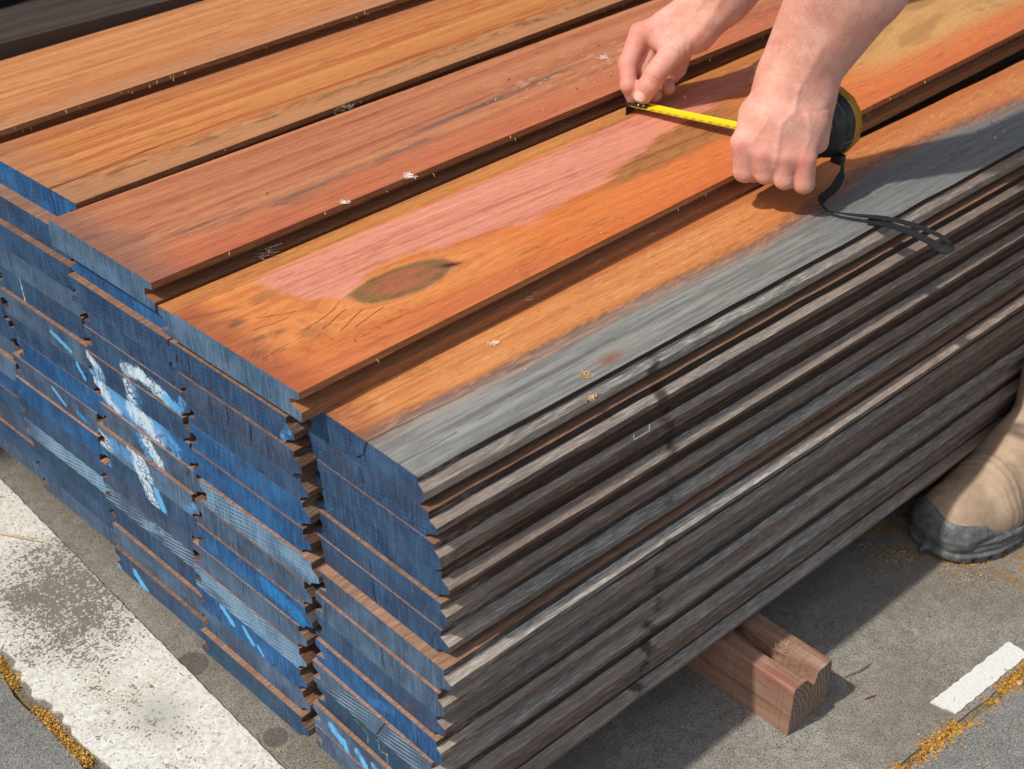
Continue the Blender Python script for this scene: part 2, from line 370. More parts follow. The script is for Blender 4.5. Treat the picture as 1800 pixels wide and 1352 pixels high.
# -- colour zones of the five top boards (x, y in mm from the near right corner)
K = 0.86
def A_(c): return np.array(lin(*c)) * K
def lerp(a, b, m): return a * (1 - m[..., None]) + b * m[..., None]
n1, n2, n3, n4 = VN(1), VN(2), VN(3), VN(4)
def streak(x, y, fx, fy, s, o=4): return .5 + .62 * (fbm(VN(s), x * fx * .30 + 50, y * fy * 1.15 + 50, o, .6) - .5)
def fn_knot(x, y):
    w = x * 0 + 1
    xk, yk = 176, 82 - 7; dx = (x - xk) / 2.3; dy = y - yk + (x - xk) * .06; r2 = dx * dx + dy * dy
    R = 22.0
    gv = np.where(r2 > R * R, dy * (1 - R * R / np.maximum(r2, 1)), np.sqrt(r2) * .25 + dy * .5)
    xe = (x - 48) / 1.3; ye = y - 74; re2 = xe ** 2 + ye ** 2
    gv = gv + 16 * np.exp(-re2 / 900.) * np.sin(np.sqrt(re2) / 5.0)
    far = sstep(x, 700, 900); cath = y + 26 * np.sin((x - 760) / 95.0) * np.exp(-((y - 95) / 50.) ** 2) * far
    gv = gv * (1 - far) + cath * far
    s = streak(x, gv, .006, .16, 21); s2 = streak(x, gv, .02, .5, 22)
    C = lerp(A_((206, 116, 62)), A_((226, 146, 84)), sstep(s, .35, .65))
    C = lerp(C, A_((176, 86, 46)), sstep(s2, .56, .72) * .7)
    # duller brownish near end and right edge
    C = lerp(C, A_((178, 104, 70)), sstep(42 - x + 20 * (s - .5), 0, 34) * .8)
    C = lerp(C, A_((196, 104, 66)), sstep(26 - y, -8, 14) * .6)
    gr = fbm(n2, x * .03, y * .05, 4); C = lerp(C, A_((112, 84, 60)), sstep(gr, .50, .66) * sstep(105 - x, 0, 60) * sstep(y, 30, 90) * .75)
    # pink planed zone
    lbx = [80, 98, 121, 167, 207, 249, 307, 332, 412, 442, 547, 640, 720, 800]
    lbw = [330, 292, 272, 298, 296, 284, 281, 262, 278, 278, 311, 326, 338, 350]
    lb = np.interp(x, lbx, lbw) - 180 - .0397 * x + 5 * (fbm(n3, x * .05, x * 0, 3) - .5) * 2
    hi = 170 + 2 * np.sin(x / 90.)
    pk = sstep(y - lb + 22 * (fbm(n1, x * .012, y * .22, 5) - .5), -5, 5) * sstep(x + 25 * (fbm(n1, y * .06, y * 0, 3) - .5), 82, 88) * sstep(hi - y, -2, 5)
    pk = pk * (1 - sstep(x, 800, 960))
    ps = streak(x, y + .05 * x, .012, .22, 31)
    PC = lerp(A_((222, 146, 118)), A_((202, 120, 94)), sstep(ps, .46, .66))
    PC = lerp(PC, A_((232, 168, 140)), sstep(ps, .44, .30) * .6)
    C = lerp(C, PC, pk)
    # olive brown grain past the pink
    ol = sstep(x - .9 * (y - 60), 400, 470) * (1 - pk) * sstep(y, 58, 74) * (1 - sstep(x, 640, 760))
    C = lerp(C, lerp(A_((168, 116, 66)), A_((132, 82, 46)), sstep(s2, .45, .62)), ol * .85)
    # deep orange strip in front
    st = sstep(x, 250, 330) * sstep(70 - y + 14 * np.sin(x / 130.), -6, 8) * (1 - ol)
    C = lerp(C, A_((218, 116, 52)), st * .5)
    # knot
    kn = np.sqrt((dx * 1.0) ** 2 + (dy * 1.05) ** 2) / 24.5 + .10 * (fbm(n4, x * .05, y * .1, 3) - .5) * 2
    km = sstep(kn, 1.05, .93)
    kc = lerp(A_((142, 96, 60)), A_((164, 98, 72)), sstep(fbm(n1, x * .03, y * .16, 4), .40, .60))
    kc = lerp(kc, A_((122, 98, 58)), sstep(kn, .55, .80) * .85); kc = lerp(kc, A_((160, 128, 82)), sstep(kn, .86, .98) * .45)
    C = lerp(C, kc, km * .92)
    rd = np.exp(-(((x - 226) / 9.) ** 2 + ((y - 66 + .4 * (x - 226)) / 3.4) ** 2)); C = lerp(C, A_((88, 20, 26)), np.clip(rd * 1.5, 0, 1))
    for cx, cy, ang in ((186, 90, 0.2), (200, 99, .16)):
        d = np.abs((y - cy) + ang * (x - cx) * -3.0 * .3); m = 0 * d
    C = lerp(C, C * np.array([.74, .66, .62]), (sstep(30 - x + 50 * (s2 - .5), -6, 30) * .55))
    C = lerp(C, A_((120, 44, 52)), np.exp(-((y - 156 + .35 * x) / 2.2) ** 2) * sstep(60 - x, 0, 30) * .6)
    # far part: pale tan arch figure
    tn = sstep(x, 820, 960); tm = fbm(n2, (x - 800) * .008, cath * .035, 4)
    TC = lerp(A_((214, 164, 100)), A_((172, 122, 70)), sstep(tm, .46, .64) * .6); C = lerp(C, TC, tn * sstep(y, 35, 75) * .9)
    return C, gv, (fbm(n1, x * .01, y * .03, 3) - .5) * .0006
def fn_grey(x, y):
    bx = [0, 36, 137, 289, 483, 706, 813, 1023, 1400]; by = [60, 62, 56, 57, 52, 76, 75, 56, 52]
    s = streak(x, y, .004, .10, 41); s2 = streak(x, y, .02, .45, 42)
    b = np.interp(x, bx, by) + 12 * (fbm(n3, x * .004, y * .12, 4) - .5)
    g = sstep(b - y + 6 * (fbm(n4, x * .01, y * .5, 4) - .5), -19, 12)
    C = lerp(A_((198, 122, 70)), A_((216, 144, 84)), sstep(s, .38, .62)); C = lerp(C, A_((168, 92, 52)), sstep(s2, .55, .7) * .6)
    C = lerp(C, A_((172, 108, 78)), sstep(45 - x, 0, 40) * .6); C = lerp(C, A_((196, 112, 62)), sstep(x, 560, 760) * .5)
    fr = fbm(n1, x * .12, y * .9, 3); C = lerp(C, A_((226, 168, 110)), sstep(fr, .62, .75) * sstep(110 - np.abs(y - 95) * 3, 0, 60) * .5)
    G = lerp(A_((116, 117, 112)), A_((144, 144, 137)), sstep(fbm(n2, x * .012, y * .5, 4), .34, .64))
    G = lerp(G, A_((104, 100, 98)), sstep(streak(x, y, .006, .14, 45), .56, .72) * .5); G = lerp(G, A_((104, 108, 108)), sstep(x, 380, 760) * .55)
    e = np.exp(-((y - b - 7) / 9.0) ** 2); C = lerp(C, A_((92, 64, 54)), e * .75 * sstep(fr, .25, .55)); C = lerp(C, C * np.array([.70, .62, .60]), sstep(34 - x + 60 * (s2 - .5), -6, 30) * .6); G = G * (1 + .22 * np.exp(-x / 140.))[..., None]
    C = lerp(C, G, g)
    ru = np.exp(-(((x - 226) / 16.) ** 2 + ((y - 14) / 7.) ** 2)); C = lerp(C, A_((142, 88, 66)), ru * .8)
    return C, y, (fbm(n1, x * .01, y * .03, 3) - .5) * .0006
def fn_dirty(x, y):
    gv = y + 7 * np.sin(x / 180.); s = streak(x, gv, .0045, .10, 51); s2 = streak(x, gv, .013, .30, 52)
    C = lerp(A_((186, 116, 82)), A_((204, 136, 96)), sstep(s, .38, .62)); C = lerp(C, A_((164, 92, 66)), sstep(s2, .52, .62) * .6)
    C = lerp(C, A_((206, 112, 78)), sstep(60 - y, 0, 40) * .45)
    for (x0, x1, yc, sl, wd) in ((0, 240, 86, -.27, 10), (120, 420, 46, .02, 7), (330, 660, 70, .05, 8)):
        m = sstep(x, x0 - 20, x0 + 50) * sstep(x1 - x, -10, 90) * np.exp(-((y - yc - sl * (x - x0)) / wd) ** 2); C = lerp(C, A_((118, 92, 82)), m * .75 * sstep(fbm(n4, x * .02, y * .2, 4), .36, .56))
    C = lerp(C, A_((150, 112, 96)), sstep(62 - x + 40 * (s - .5), 0, 55) * .75)
    C = lerp(C, C * np.array([.74, .68, .66]), sstep(30 - x + 60 * (s2 - .5), -6, 30) * .5)
    wh = sstep(fbm(n2, x * .09, y * .25, 3), .66, .78) * sstep(x, 480, 560) * np.exp(-((y - 78) / 26.) ** 2); C = lerp(C, A_((232, 196, 160)), wh * .6)
    return C, gv, (fbm(n1, x * .01, y * .03, 3) - .5) * .0006
def fn_split(x, y):
    gv = y + 5 * np.sin(x / 210.); s = streak(x, gv, .003, .13, 61); s2 = streak(x, gv, .006, .40, 62)
    C = lerp(A_((194, 118, 70)), A_((216, 146, 84)), sstep(s, .36, .62)); C = lerp(C, A_((174, 88, 50)), sstep(s2, .53, .63) * .7)
    ln = np.exp(-((y - np.interp(x, [0, 20, 120, 300, 430, 700, 1400], [45, 47, 52, 50, 47, 42, 40]) - 1.5) / 2.0) ** 2); C = lerp(C, A_((150, 66, 36)), ln * .8)
    rt = sstep(44 - y, -2, 8); rg = fbm(n3, x * .05, y * .25, 4)
    C = lerp(C, lerp(A_((184, 136, 98)), A_((128, 88, 60)), sstep(rg, .48, .62) * sstep(y, 18, 30)), rt * .7)
    C = lerp(C, A_((168, 124, 96)), sstep(70 - x, 0, 60) * .5); C = lerp(C, A_((180, 118, 84)), sstep(y, 140, 168) * .5)
    return C, gv, (fbm(n1, x * .01, y * .03, 3) - .5) * .0006
def fn_tan(x, y):
    gv = y + 6 * np.sin(x / 160.); s = streak(x, gv, .003, .12, 71); s2 = streak(x, gv, .008, .38, 72)
    C = lerp(A_((200, 130, 82)), A_((222, 156, 104)), sstep(s, .36, .62)); C = lerp(C, A_((172, 102, 64)), sstep(s2, .53, .63) * .65)
    C = lerp(C, A_((190, 142, 110)), sstep(34 - y, -4, 20) * .5)
    return C, gv, (fbm(n1, x * .01, y * .03, 3) - .5) * .0006

D_CR = [(46, 115, 76, 101, .9), (32, 101, 65, 97, .8), (62, 71, 104, 80, 1.0), (74, 62, 109, 72, 1.1), (83, 49, 118, 62, 1.0), (96, 45, 133, 52, 1.0), (10, 60, 40, 64, .6), (8, 132, 30, 130, .6)]
M_TOPS = {
    1: (planed('planed_grey_orange', [(0, 62, 45, 60, 1.5), (45, 60, 110, 57, .8), (0, 22, 60, 23, .9)]), fn_grey, 260, 62),
    2: (planed('planed_knotty', D_CR), fn_knot, 330, 80),
    3: (planed('planed_dirty'), fn_dirty, 240, 56),
    4: (planed('planed_split', [(0, 45, 40, 46, 2.0), (40, 46, 130, 52, 1.1)]), fn_split, 240, 60),
    5: (planed('planed_tan'), fn_tan, 240, 56)}

COLS = {   # near right corner of every board, top to bottom: (x, y) in mm
 1: dict(H=13.5 * T, n=14, sl=(.0068, .000), p=[(18, 45), (18, 34), (17, 27), (19, 22), (15, 19), (14, 19), (4, 5), (1, 9), (2, 13), (-2, 10), (-5, 14), (-4, 12), (-8, 17), (-9, 15)], codes='NNNNNNSSNBHDSS'),
 2: dict(H=14 * T, n=14, sl=(.0397, .03), p=[(-4, 162), (2, 194), (0, 184), (4, 184), (4, 185), (2, 185), (-1, 173), (-3, 184), (-5, 184), (-7, 194), (-8, 196), (-8, 198), (-8, 198), (-14, 195)], codes='TNPNBBLSBSLBSD'),
 3: dict(H=15 * T, n=15, sl=(.040, .035), p=[(-9, 369), (2, 366), (-5, 362), (0, 357), (-1, 358), (-3, 360), (-2, 357), (-4, 349), (-8, 356), (-7, 355), (-6, 371), (-3, 379), (-2, 379), (-6, 372), (-10, 368)], codes='TBNNNNBSTNPHNSN'),
 4: dict(H=15 * T, n=15, sl=(.060, .045), p=[(19, 550), (4, 545), (-3, 538), (-2, 536), (-2, 537), (-6, 529), (-4, 531), (-4, 521), (-6, 537), (-9, 538), (-9, 543), (-6, 547), (-4, 553), (-2, 552), (0, 550)], codes='BNNSNSNBSBNLDNS'),
 5: dict(H=15 * T, n=15, sl=(.072, .055), p=[(3, 754), (-3, 726), (-4, 722), (-2, 728), (-6, 724), (-3, 720), (-5, 726), (-4, 722), (0, 728), (-6, 724), (-2, 722), (-4, 728), (-3, 726), (-6, 724), (-2, 726)], codes='BSNSNSNNSTBNSNS')}
COLNAME = {1: ('nearest column, under the half grey board', 'nearest column'), 2: ('column under the knotted board', 'knotted board column'), 3: ('column under the dirty reddish board', 'reddish board column'), 4: ('column under the split orange board', 'split board column'), 5: ('leftmost column under the pale tan board', 'pale tan board column')}
TOPLBL = {1: 'half orange half weathered grey top board, split at its end, nearest the grey stack side',
          2: 'top board with a dark knot and pink planed patch, measured by the tape',
          3: 'reddish brown dirty top board between the knotted board and the split orange board',
          4: 'streaky orange top board with a long split at its blue end',
          5: 'pale tan top board at the far left beside the dark stack'}
ORD = ['topmost', 'second', 'third', 'fourth', 'fifth', 'sixth', 'seventh', 'eighth', 'ninth', 'tenth', 'eleventh', 'twelfth', 'thirteenth', 'fourteenth', 'lowest']
# spray marks left on the ends: {(column, layer): [(y0,z0,y1,z1,half width,colour,chipped)]}  (mm in the board's own end)
MARKS = {
 (3, 4): [(100, 9, 70, 15, 8, WHITE, .3), (72, 15, 30, 8, 9, WHITE, .35), (30, 8, 12, 4, 7, SKYB, 0), (12, 3, -2, 22, 6, LBLUE, .2)],
 (3, 5): [(172, 20, 150, 10, 13, WHITE, .3), (160, 4, 146, 4, 10, LBLUE, .5), (92, 22, 90, 4, 9, WHITE, .5), (80, 26, 78, 6, 7, LBLUE, .6)],
 (3, 6): [(168, 22, 128, 12, 14, WHITE, .05), (126, 20, 100, 12, 15, LBLUE, 0), (96, 18, 56, 10, 15, WHITE, .05), (52, 18, 28, 8, 14, LBLUE, .3)],
 (3, 7): [(96, 24, 84, 6, 9, LBLUE, .5), (84, 22, 66, 6, 10, WHITE, .3), (70, 12, 62, 2, 7, WHITE, .3)],
 (3, 8): [(180, 14, 150, 10, 10, WHITE, .3), (104, 26, 92, 4, 10, WHITE, .3), (88, 22, 78, 6, 9, WHITE, .3), (140, 14, 110, 16, 10, LBLUE, .4), (10, 6, -2, 16, 5, LBLUE, .5)],
 (3, 9): [(172, 22, 162, 10, 8, LBLUE, .2), (178, 22, 172, 16, 4, WHITE, .2), (92, 26, 78, 2, 10, WHITE, .05), (70, 22, 62, 4, 7, SKYB, 0)],
 (3, 14): [(170, 4, 163, 0, 5, SKYB, .1), (128, 14, 118, 4, 6, SKYB, .1), (118, 6, 110, 2, 5, SKYB, .1)],
 (3, 11): [(60, 18, 90, 8, 8, PALES[2], .5)],
 (2, 11): [(124, 24, 108, 14, 4.5, SKYB, .0), (88, 20, 76, 8, 3.6, SKYB, 0), (66, 10, 60, 4, 3, SKYB, 0)],
 (2, 10): [(150, 20, 60, 12, 8, PALES[2], .5)],
 (2, 1): [(-2, 16, 6, 6, 5, LBLUE, .4)], (2, 6): [(4, 14, 30, 20, 9, PALES[2], .4)], (2, 8): [(10, 10, 60, 18, 10, lin(30, 122, 184), .2)],
 (4, 5): [(70, 16, 36, 8, 3.0, SKYB, 0)], (4, 6): [(30, 22, 20, 8, 3.4, SKYB, 0)], (4, 8): [(86, 20, 66, 8, 2.6, SKYB, 0), (40, 10, 20, 6, 4, lin(44, 140, 200), .2)],
 (4, 13): [(176, 26, 168, 4, 4, LBLUE, .4)], (4, 4): [(118, 26, 115, 0, 1.1, lin(196, 196, 190), 0)], (4, 5.5): [],
 (1, 12): [(138, 16, 122, 8, 6, SKYB, .05), (120, 12, 116, 0, 3.5, SKYB, 0), (100, 14, 92, 6, 5, SKYB, .05), (92, 10, 88, 2, 4, SKYB, 0), (76, 14, 66, 8, 4, SKYB, .1), (172, 20, 160, 10, 6, LBLUE, .6)],
 (1, 11): [(110, 22, 92, 16, .55, CHALK, .1), (92, 16, 93, 6, .9, CHALK, .1), (78, 20, 76, 10, .8, CHALK, .1), (76, 10, 66, 12, .7, CHALK, .1), (66, 13, 65, 2, .9, CHALK, .1)],
 (1, 9): [(90, 6, 60, 18, 6, lin(52, 104, 160), .5)], (1, 4): [(-2, 6, 0, 12, 2.5, NAVY[1], 0)],
}
CRK = {(1, 0): [(62, 28, 65, 14, 1.7), (65, 14, 75, 5, 1.3)], (4, 0): [(45, 28, 41, 0, 2.0)], (1, 1): [(84, 22, 80, 10, 1.3)], (1, 3): [(112, 22, 110, 4, 1.3), (78, 26, 80, 8, 1.0)], (1, 4): [(90, 14, 88, 2, 1.3)],
       (1, 5): [(86, 20, 84, 2, 1.3)], (1, 7): [(72, 24, 71, 6, 1.2), (150, 24, 151, 2, 1.1)], (2, 9): [(85, 24, 86, 10, 1.2)], (3, 8): [(128, 26, 124, 14, 1.1)], (2, 2): [(120, 26, 118, 6, 1.2), (94, 26, 96, 4, 1.1), (60, 26, 62, 8, 1.2), (36, 24, 38, 6, 1.1)],
       (1, 10): [(62, 28, 76, 4, 1.2)], (2, 12): [(48, 22, 44, 8, 1.1)], (4, 6): [(120, 14, 84, 8, 1.0)], (3, 4): [(150, 26, 148, 8, 1.2)], (2, 1): [(140, 24, 136, 6, 1.1)], (2, 0): [(40, 24, 39, 4, 1.0), (70, 20, 71, 2, .8), (95, 22, 94, 6, .8)]}
for c, d in COLS.items():
    n = d['n']; th = d['H'] / n
    for k in range(n):
        x, y = d['p'][k]; z0 = d['H'] - (k + 1) * th + (T / 2 if (c == 2 and k == 0) else 0)
        f = k / (n - 1.0); sl = d['sl'][0] * (1 - f) + d['sl'][1] * f + (rnd.uniform(-.0025, .0025) if k else 0)
        w = .166; pr, pl = TONGUE, GROOVE_L; top = None; side = M_SIDE_D; nsec = 16; jit = .25
        if k == 0:
            top = M_TOPS[c]
            if c == 1: w = .150; pl = PLAIN_L
            else: pr, pl = LIP_R, (LEDGE_L if c == 2 else PLAIN_L); side = M_LIP
            if c == 2: w = .172
            if c == 3: w = .168
            if c == 4: w = .174; sl = .060
            if c == 5: w = .178
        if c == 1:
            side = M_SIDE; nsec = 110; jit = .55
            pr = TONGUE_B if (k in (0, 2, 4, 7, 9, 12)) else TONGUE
            # the column leans in at the top; keep the boards clear of the next column
            w = min(w, (COLS[2]['p'][min(k + (0 if k > 5 else 0), 13)][1] - 1 - y) / 1000.0) if k else .134
        if c == 2 and k == 0: nsec = 40
        code = d['codes'][k]; mk_ = MARKS.get((c, k), ()); cr = CRK.get((c, k), ())
        key = None if not (mk_ or cr) else 'c%dk%d' % (c, k)
        o = board(x / 1000, y / 1000, z0, sl, w, th, pr, pl, code, 100 * c + k, nsec=nsec, jit=jit, top=top, side=side, marks=mk_, cracks=cr, key=key)
        lab = TOPLBL[c] if k == 0 else '%s, %s board of %s' % (LBL[code], 'lowest' if k == n - 1 else ORD[k], COLNAME[c][0])
        if (c, k) in ((3, 6), (3, 5), (3, 4), (3, 9), (3, 8), (3, 7)): lab = 'board end with white spray paint, %s board of %s' % (ORD[k], COLNAME[c][0])
        tag(o, lab, 'board', 'grooved hardwood boards in the stack')

# ---------------------------------------------------------------- ground and markings
GZ = -0.066
def asphalt(name, c0, c1, c2, agg=1.0, brown=.3):
    b = NB(name); P = b.obj()
    n = b.noise(b.scale(P, 3.2, 3.2, 3.2), 1, 5, .6); f = b.noise(b.scale(P, 420, 420, 420), 1, 3, .7); m = b.noise(b.scale(P, 60, 60, 60), 1, 3, .6)
    c = b.ramp(b.math('ADD', b.math('MULTIPLY', n, .5), b.math('MULTIPLY', m, .5)), [(.35, c0), (.5, c1), (.66, c2)])
    v = b.n('ShaderNodeTexVoronoi', feature='F1'); b.l(b.scale(b.vmath('ADD', P, b.vmath('SCALE', b.noise(b.scale(P, 150, 150, 150), 1, 2, out=1), .004)), 165, 165, 165), v.inputs['Vector'])
    st = b.ss(v.outputs['Distance'], .50, .30)
    sc = b.xyz(v.outputs['Color'])
    tone = b.ramp(sc[0], [(0.0, lin(30, 29, 28)), (.28, lin(66, 63, 59)), (.50, lin(122, 117, 108)), (.72, lin(166, 154, 130)), (.9, lin(204, 201, 192))])
    c = b.mix(b.math('MULTIPLY', st, b.ss(sc[1], .15, .45, 0, .9 * agg)), c, tone)
    v2 = b.n('ShaderNodeTexVoronoi', feature='F1'); b.l(b.scale(P, 62, 62, 62), v2.inputs['Vector']); s2 = b.xyz(v2.outputs['Color'])
    big = b.math('MULTIPLY', b.ss(v2.outputs['Distance'], .30, .24), b.ss(s2[0], .70, .74)); c = b.mix(b.math('MULTIPLY', big, .8 * agg), c, b.mix(s2[1], lin(120, 112, 98), lin(184, 180, 170)))
    c = b.mix(b.ss(f, .54, .68, 0, .35), c, lin(66, 60, 54)); c = b.mix(b.ss(f, .44, .34, 0, .3), c, lin(182, 174, 158))
    dk = b.n('ShaderNodeTexVoronoi', feature='F1'); b.l(b.scale(P, 240, 240, 240), dk.inputs['Vector']); dks = b.xyz(dk.outputs['Color']); c = b.mix(b.math('MULTIPLY', b.ss(dk.outputs['Distance'], .42, .30), b.ss(dks[0], .72, .78, 0, .9)), c, lin(36, 35, 34))
    wrm = b.math('MULTIPLY', b.ss(b.noise(b.scale(P, 9, 9, 9), 1, 3, .6), .48, .66), brown); c = b.mix(wrm, c, lin(124, 108, 84))
    h = b.math('ADD', b.math('MULTIPLY', b.math('MULTIPLY', st, sc[1]), 1.2), b.math('MULTIPLY', f, 1.0))
    return b, P, c, h
b, P, c, h = asphalt('asphalt', lin(124, 120, 112), lin(144, 139, 130), lin(166, 161, 150))
xy = b.xyz(P)
# bitumen blots beside the white band and lichen / wood dust stains by the bearer
def blot(cx, cy, r, e=.35): 
    d = b.vmath('LENGTH', b.vmath('MULTIPLY', b.vmath('SUBTRACT', b.vmath('ADD', P, b.vmath('SCALE', b.vmath('SUBTRACT', b.noise(b.scale(P, 40, 40, 0), 1, 3, out=1), (.5, .5, .5)), r * e)), (cx, cy, 0)), (1, 1, 0)))
    return b.ss(d, r, r * .93)
for cx, cy, r in ((-.008, .414, .019), (-.002, .268, .0135)): c = b.mix(b.math('MULTIPLY', blot(cx, cy, r), .6), c, lin(80, 76, 72))
c = b.mix(b.math('MULTIPLY', b.ss(xy[0], -.012, .055), b.math('MULTIPLY', b.ss(xy[1], .02, .08), b.ss(xy[0], .12, .03))), c, b.mix(.5, c, lin(92, 82, 66)))
ln = b.seg(b.vmath('MULTIPLY', P, (1, 1, 0)), (.70, .10, 0), (.80, -.15, 0))
ol = b.math('MULTIPLY', b.ss(ln, .06, .0), b.ss(b.noise(b.scale(P, 28, 28, 0), 1, 5, .7), .46, .60)); c = b.mix(b.math('MULTIPLY', ol, .75), c, lin(160, 118, 52))
b.fin(c, .92, b.bump(h, .8, .0016), .2); M_ASPH = b.m
b, P, c, h = asphalt('asphalt_slab', lin(118, 117, 113), lin(136, 135, 130), lin(158, 156, 149), 1.0, .1); b.fin(c, .92, b.bump(h, .8, .0016), .2); M_SLAB = b.m
b = NB('worn_white_paint'); P = b.obj()
n = b.noise(b.scale(P, 300, 300, 300), 1, 4, .75); m = b.noise(b.scale(P, 16, 16, 16), 1, 5, .65); g = b.noise(b.scale(P, 130, 130, 130), 1, 4, .75)
bs = b.ramp(g, [(.32, lin(170, 164, 150)), (.46, lin(206, 202, 190)), (.60, lin(226, 223, 214))])
bs = b.mix(b.ss(m, .50, .68, 0, .45), bs, lin(196, 184, 160))
tr = b.math('ADD', b.math('MULTIPLY', b.ss(b.vmath('LENGTH', b.vmath('MULTIPLY', b.vmath('SUBTRACT', P, (-.052, .60, 0)), (1, .75, 0))), .13, .01), .13), b.math('MULTIPLY', b.ss(m, .42, .7), .05))
wear = b.ss(b.math('ADD', b.math('ADD', b.math('MULTIPLY', n, .55), b.math('MULTIPLY', g, .45)), tr), .575, .615)
bs = b.mix(b.math('MULTIPLY', wear, .88), bs, b.mix(n, lin(60, 54, 50), lin(120, 106, 92)))
rd = b.math('MULTIPLY', b.ss(b.noise(b.scale(P, 80, 80, 80), 1, 3), .66, .72), .35); bs = b.mix(rd, bs, lin(150, 104, 80))
sm = b.ss(b.vmath('LENGTH', b.vmath('MULTIPLY', b.vmath('SUBTRACT', P, (-.074, .373, 0)), (1, .8, 0))), .042, .0); bs = b.mix(b.math('MULTIPLY', sm, b.ss(g, .40, .62, .2, .75)), bs, lin(112, 108, 104))
bs_h = b.math('SUBTRACT', b.math('MULTIPLY', n, .8), b.math('MULTIPLY', wear, 1.0))
b.fin(bs, .85, b.bump(bs_h, .6, .0012), .25); M_WHITE = b.m

def sheet(name, pts, z, mat, kind='structure', label=None):
    o = mk(name, [(x, y, z) for x, y in pts], [tuple(range(len(pts)))], mat)
    tag(o, kind=kind); return o
# main yard, wide enough to reach the horizon, with the joints left open to lower sheets
sheet('ground', [(-160, -160), (200, -160), (200, 200), (-160, 200)], GZ - .012, M_SLAB)
# the yard: edge along the left joint is ragged
def ragged(x0, amp, y0, y1, n, seed):
    r = VN(seed); ys = np.linspace(y0, y1, n); return [(x0 + (fbm(r, np.array([y * 14.0 + 90]), np.array([.3]), 4)[0] - .5) * 2 * amp + (rnd.random() - .5) * .0012, y) for y in ys]
left_edge = ragged(-.153, .010, -1.0, 2.5, 500, 301)
yard = [(p[0], p[1]) for p in left_edge]
# right joint line: from (.36,-.178) to (.80,-.205) and on
rj0, rj1 = Vector((-1.2, -.100)), Vector((3.5, -.345))
def rjy(x): return rj0.y + (rj1.y - rj0.y) * (x - rj0.x) / (rj1.x - rj0.x)
right_edge = [(x, rjy(x) + (rnd.random() - .5) * .003 + .003 * math.sin(x * 31)) for x in np.linspace(-.145, 3.5, 260)]
def solid(name, pts, zt, zb, mat, kind='structure'):
    n = len(pts); V = [(x, y, zt) for x, y in pts] + [(x, y, zb) for x, y in pts]
    F = [tuple(range(n))] + [(i, i + n, (i + 1) % n + n, (i + 1) % n) for i in range(n)]
    o = mk(name, V, F, mat); bm_fix(o); tag(o, kind=kind); return o
def bm_fix(o):
    import bmesh
    bm = bmesh.new(); bm.from_mesh(o.data); bmesh.ops.triangulate(bm, faces=[f for f in bm.faces if len(f.verts) > 4]); bmesh.ops.recalc_face_normals(bm, faces=bm.faces); bm.to_mesh(o.data); bm.free()
le = [p for p in left_edge if p[1] > rjy(-.145) + .002]
solid('road', right_edge + [(3.5, 2.5)] + le[::-1], GZ, GZ - .012, M_ASPH)
far = ragged(-.166, .006, -1.5, 2.5, 400, 303)
solid('pavement', far + [(-3, 2.5), (-3, -1.5)], GZ + .001, GZ - .012, M_SLAB)
solid('pavement', [(x, y - .009 + (rnd.random() - .5) * .002) for x, y in right_edge] + [(3.5, -2.5), (-.140, -2.5)], GZ - .0005, GZ - .012, M_SLAB)
# white painted band, its left edge crumbling away
wl = [(max(-.148 + .0035 * math.sin(y * 60), p[0] + .001) if rnd.random() > .3 else p[0] + .002, y) for p, y in [(p, p[1]) for p in left_edge]]
wlp = [p for p in wl if p[1] > rjy(-.145) + .004]
we = [(-.0165 + .020 * (y - .45) + (rnd.random() - .5) * .0012, y) for y in np.linspace(2.4, rjy(-.145) + .004, 300)]
band = solid('painted_band', wlp + we, GZ + .0030, GZ + .0001, M_WHITE)
# short white painted marks beyond the bearer
def patch(name, poly, dens, seed, z):
    r = random.Random(seed); pts = []
    for i in range(len(poly)):
        a = Vector(poly[i]); b_ = Vector(poly[(i + 1) % len(poly)]); m = max(2, int((b_ - a).length / dens))
        for j in range(m):
            p = a.lerp(b_, j / m); nrm = Vector((-(b_ - a).y, (b_ - a).x)).normalized(); p += nrm * (r.random() - .5) * .0016; pts.append((p.x, p.y))
            if r.random() < .045: 
                q = p - nrm * -.004; pts += [(q.x, q.y), (q.x + .002, q.y - .001)]
    o = solid(name, pts, z + .002, z, mat=M_MARK); return o
b = NB('white_mark_paint'); P = b.obj(); n = b.noise(b.scale(P, 220, 220, 220), 1, 4, .75)
cc = b.mix(b.ss(n, .62, .66, 0, .8), b.ramp(n, [(.3, lin(196, 196, 188)), (.6, lin(222, 222, 214))]), lin(112, 104, 92)); b.fin(cc, .8, b.bump(n, .4, .0008), .3); M_MARK = b.m
patch('painted_mark', [(.524, -.158), (.530, -.185), (.662, -.191), (.664, -.166)], .004, 5, GZ + .0002)
patch('painted_mark', [(.655, -.203), (.700, -.206), (.702, -.226), (.662, -.224)], .004, 6, GZ + .0002)

# silt lying in the joints, nearly level with the slabs
b = NB('joint_silt'); n_ = b.noise(b.scale(b.obj(), 240, 240, 240), 1, 4, .7); b.fin(b.ramp(n_, [(.35, lin(84, 74, 60)), (.5, lin(118, 104, 82)), (.65, lin(150, 128, 90))]), .95, b.bump(n_, .8, .0015), .1); M_SILT = b.m
sheet('joint_silt', [(-.1, rjy(-.1) + .004), (3.4, rjy(3.4) + .004), (3.4, rjy(3.4) - .015), (-.1, rjy(-.1) - .015)], GZ - .0026, M_SILT)
sheet('joint_silt', [(-.182, -.085), (-.140, -.085), (-.140, 2.4), (-.182, 2.4)], GZ - .0050, M_SILT)
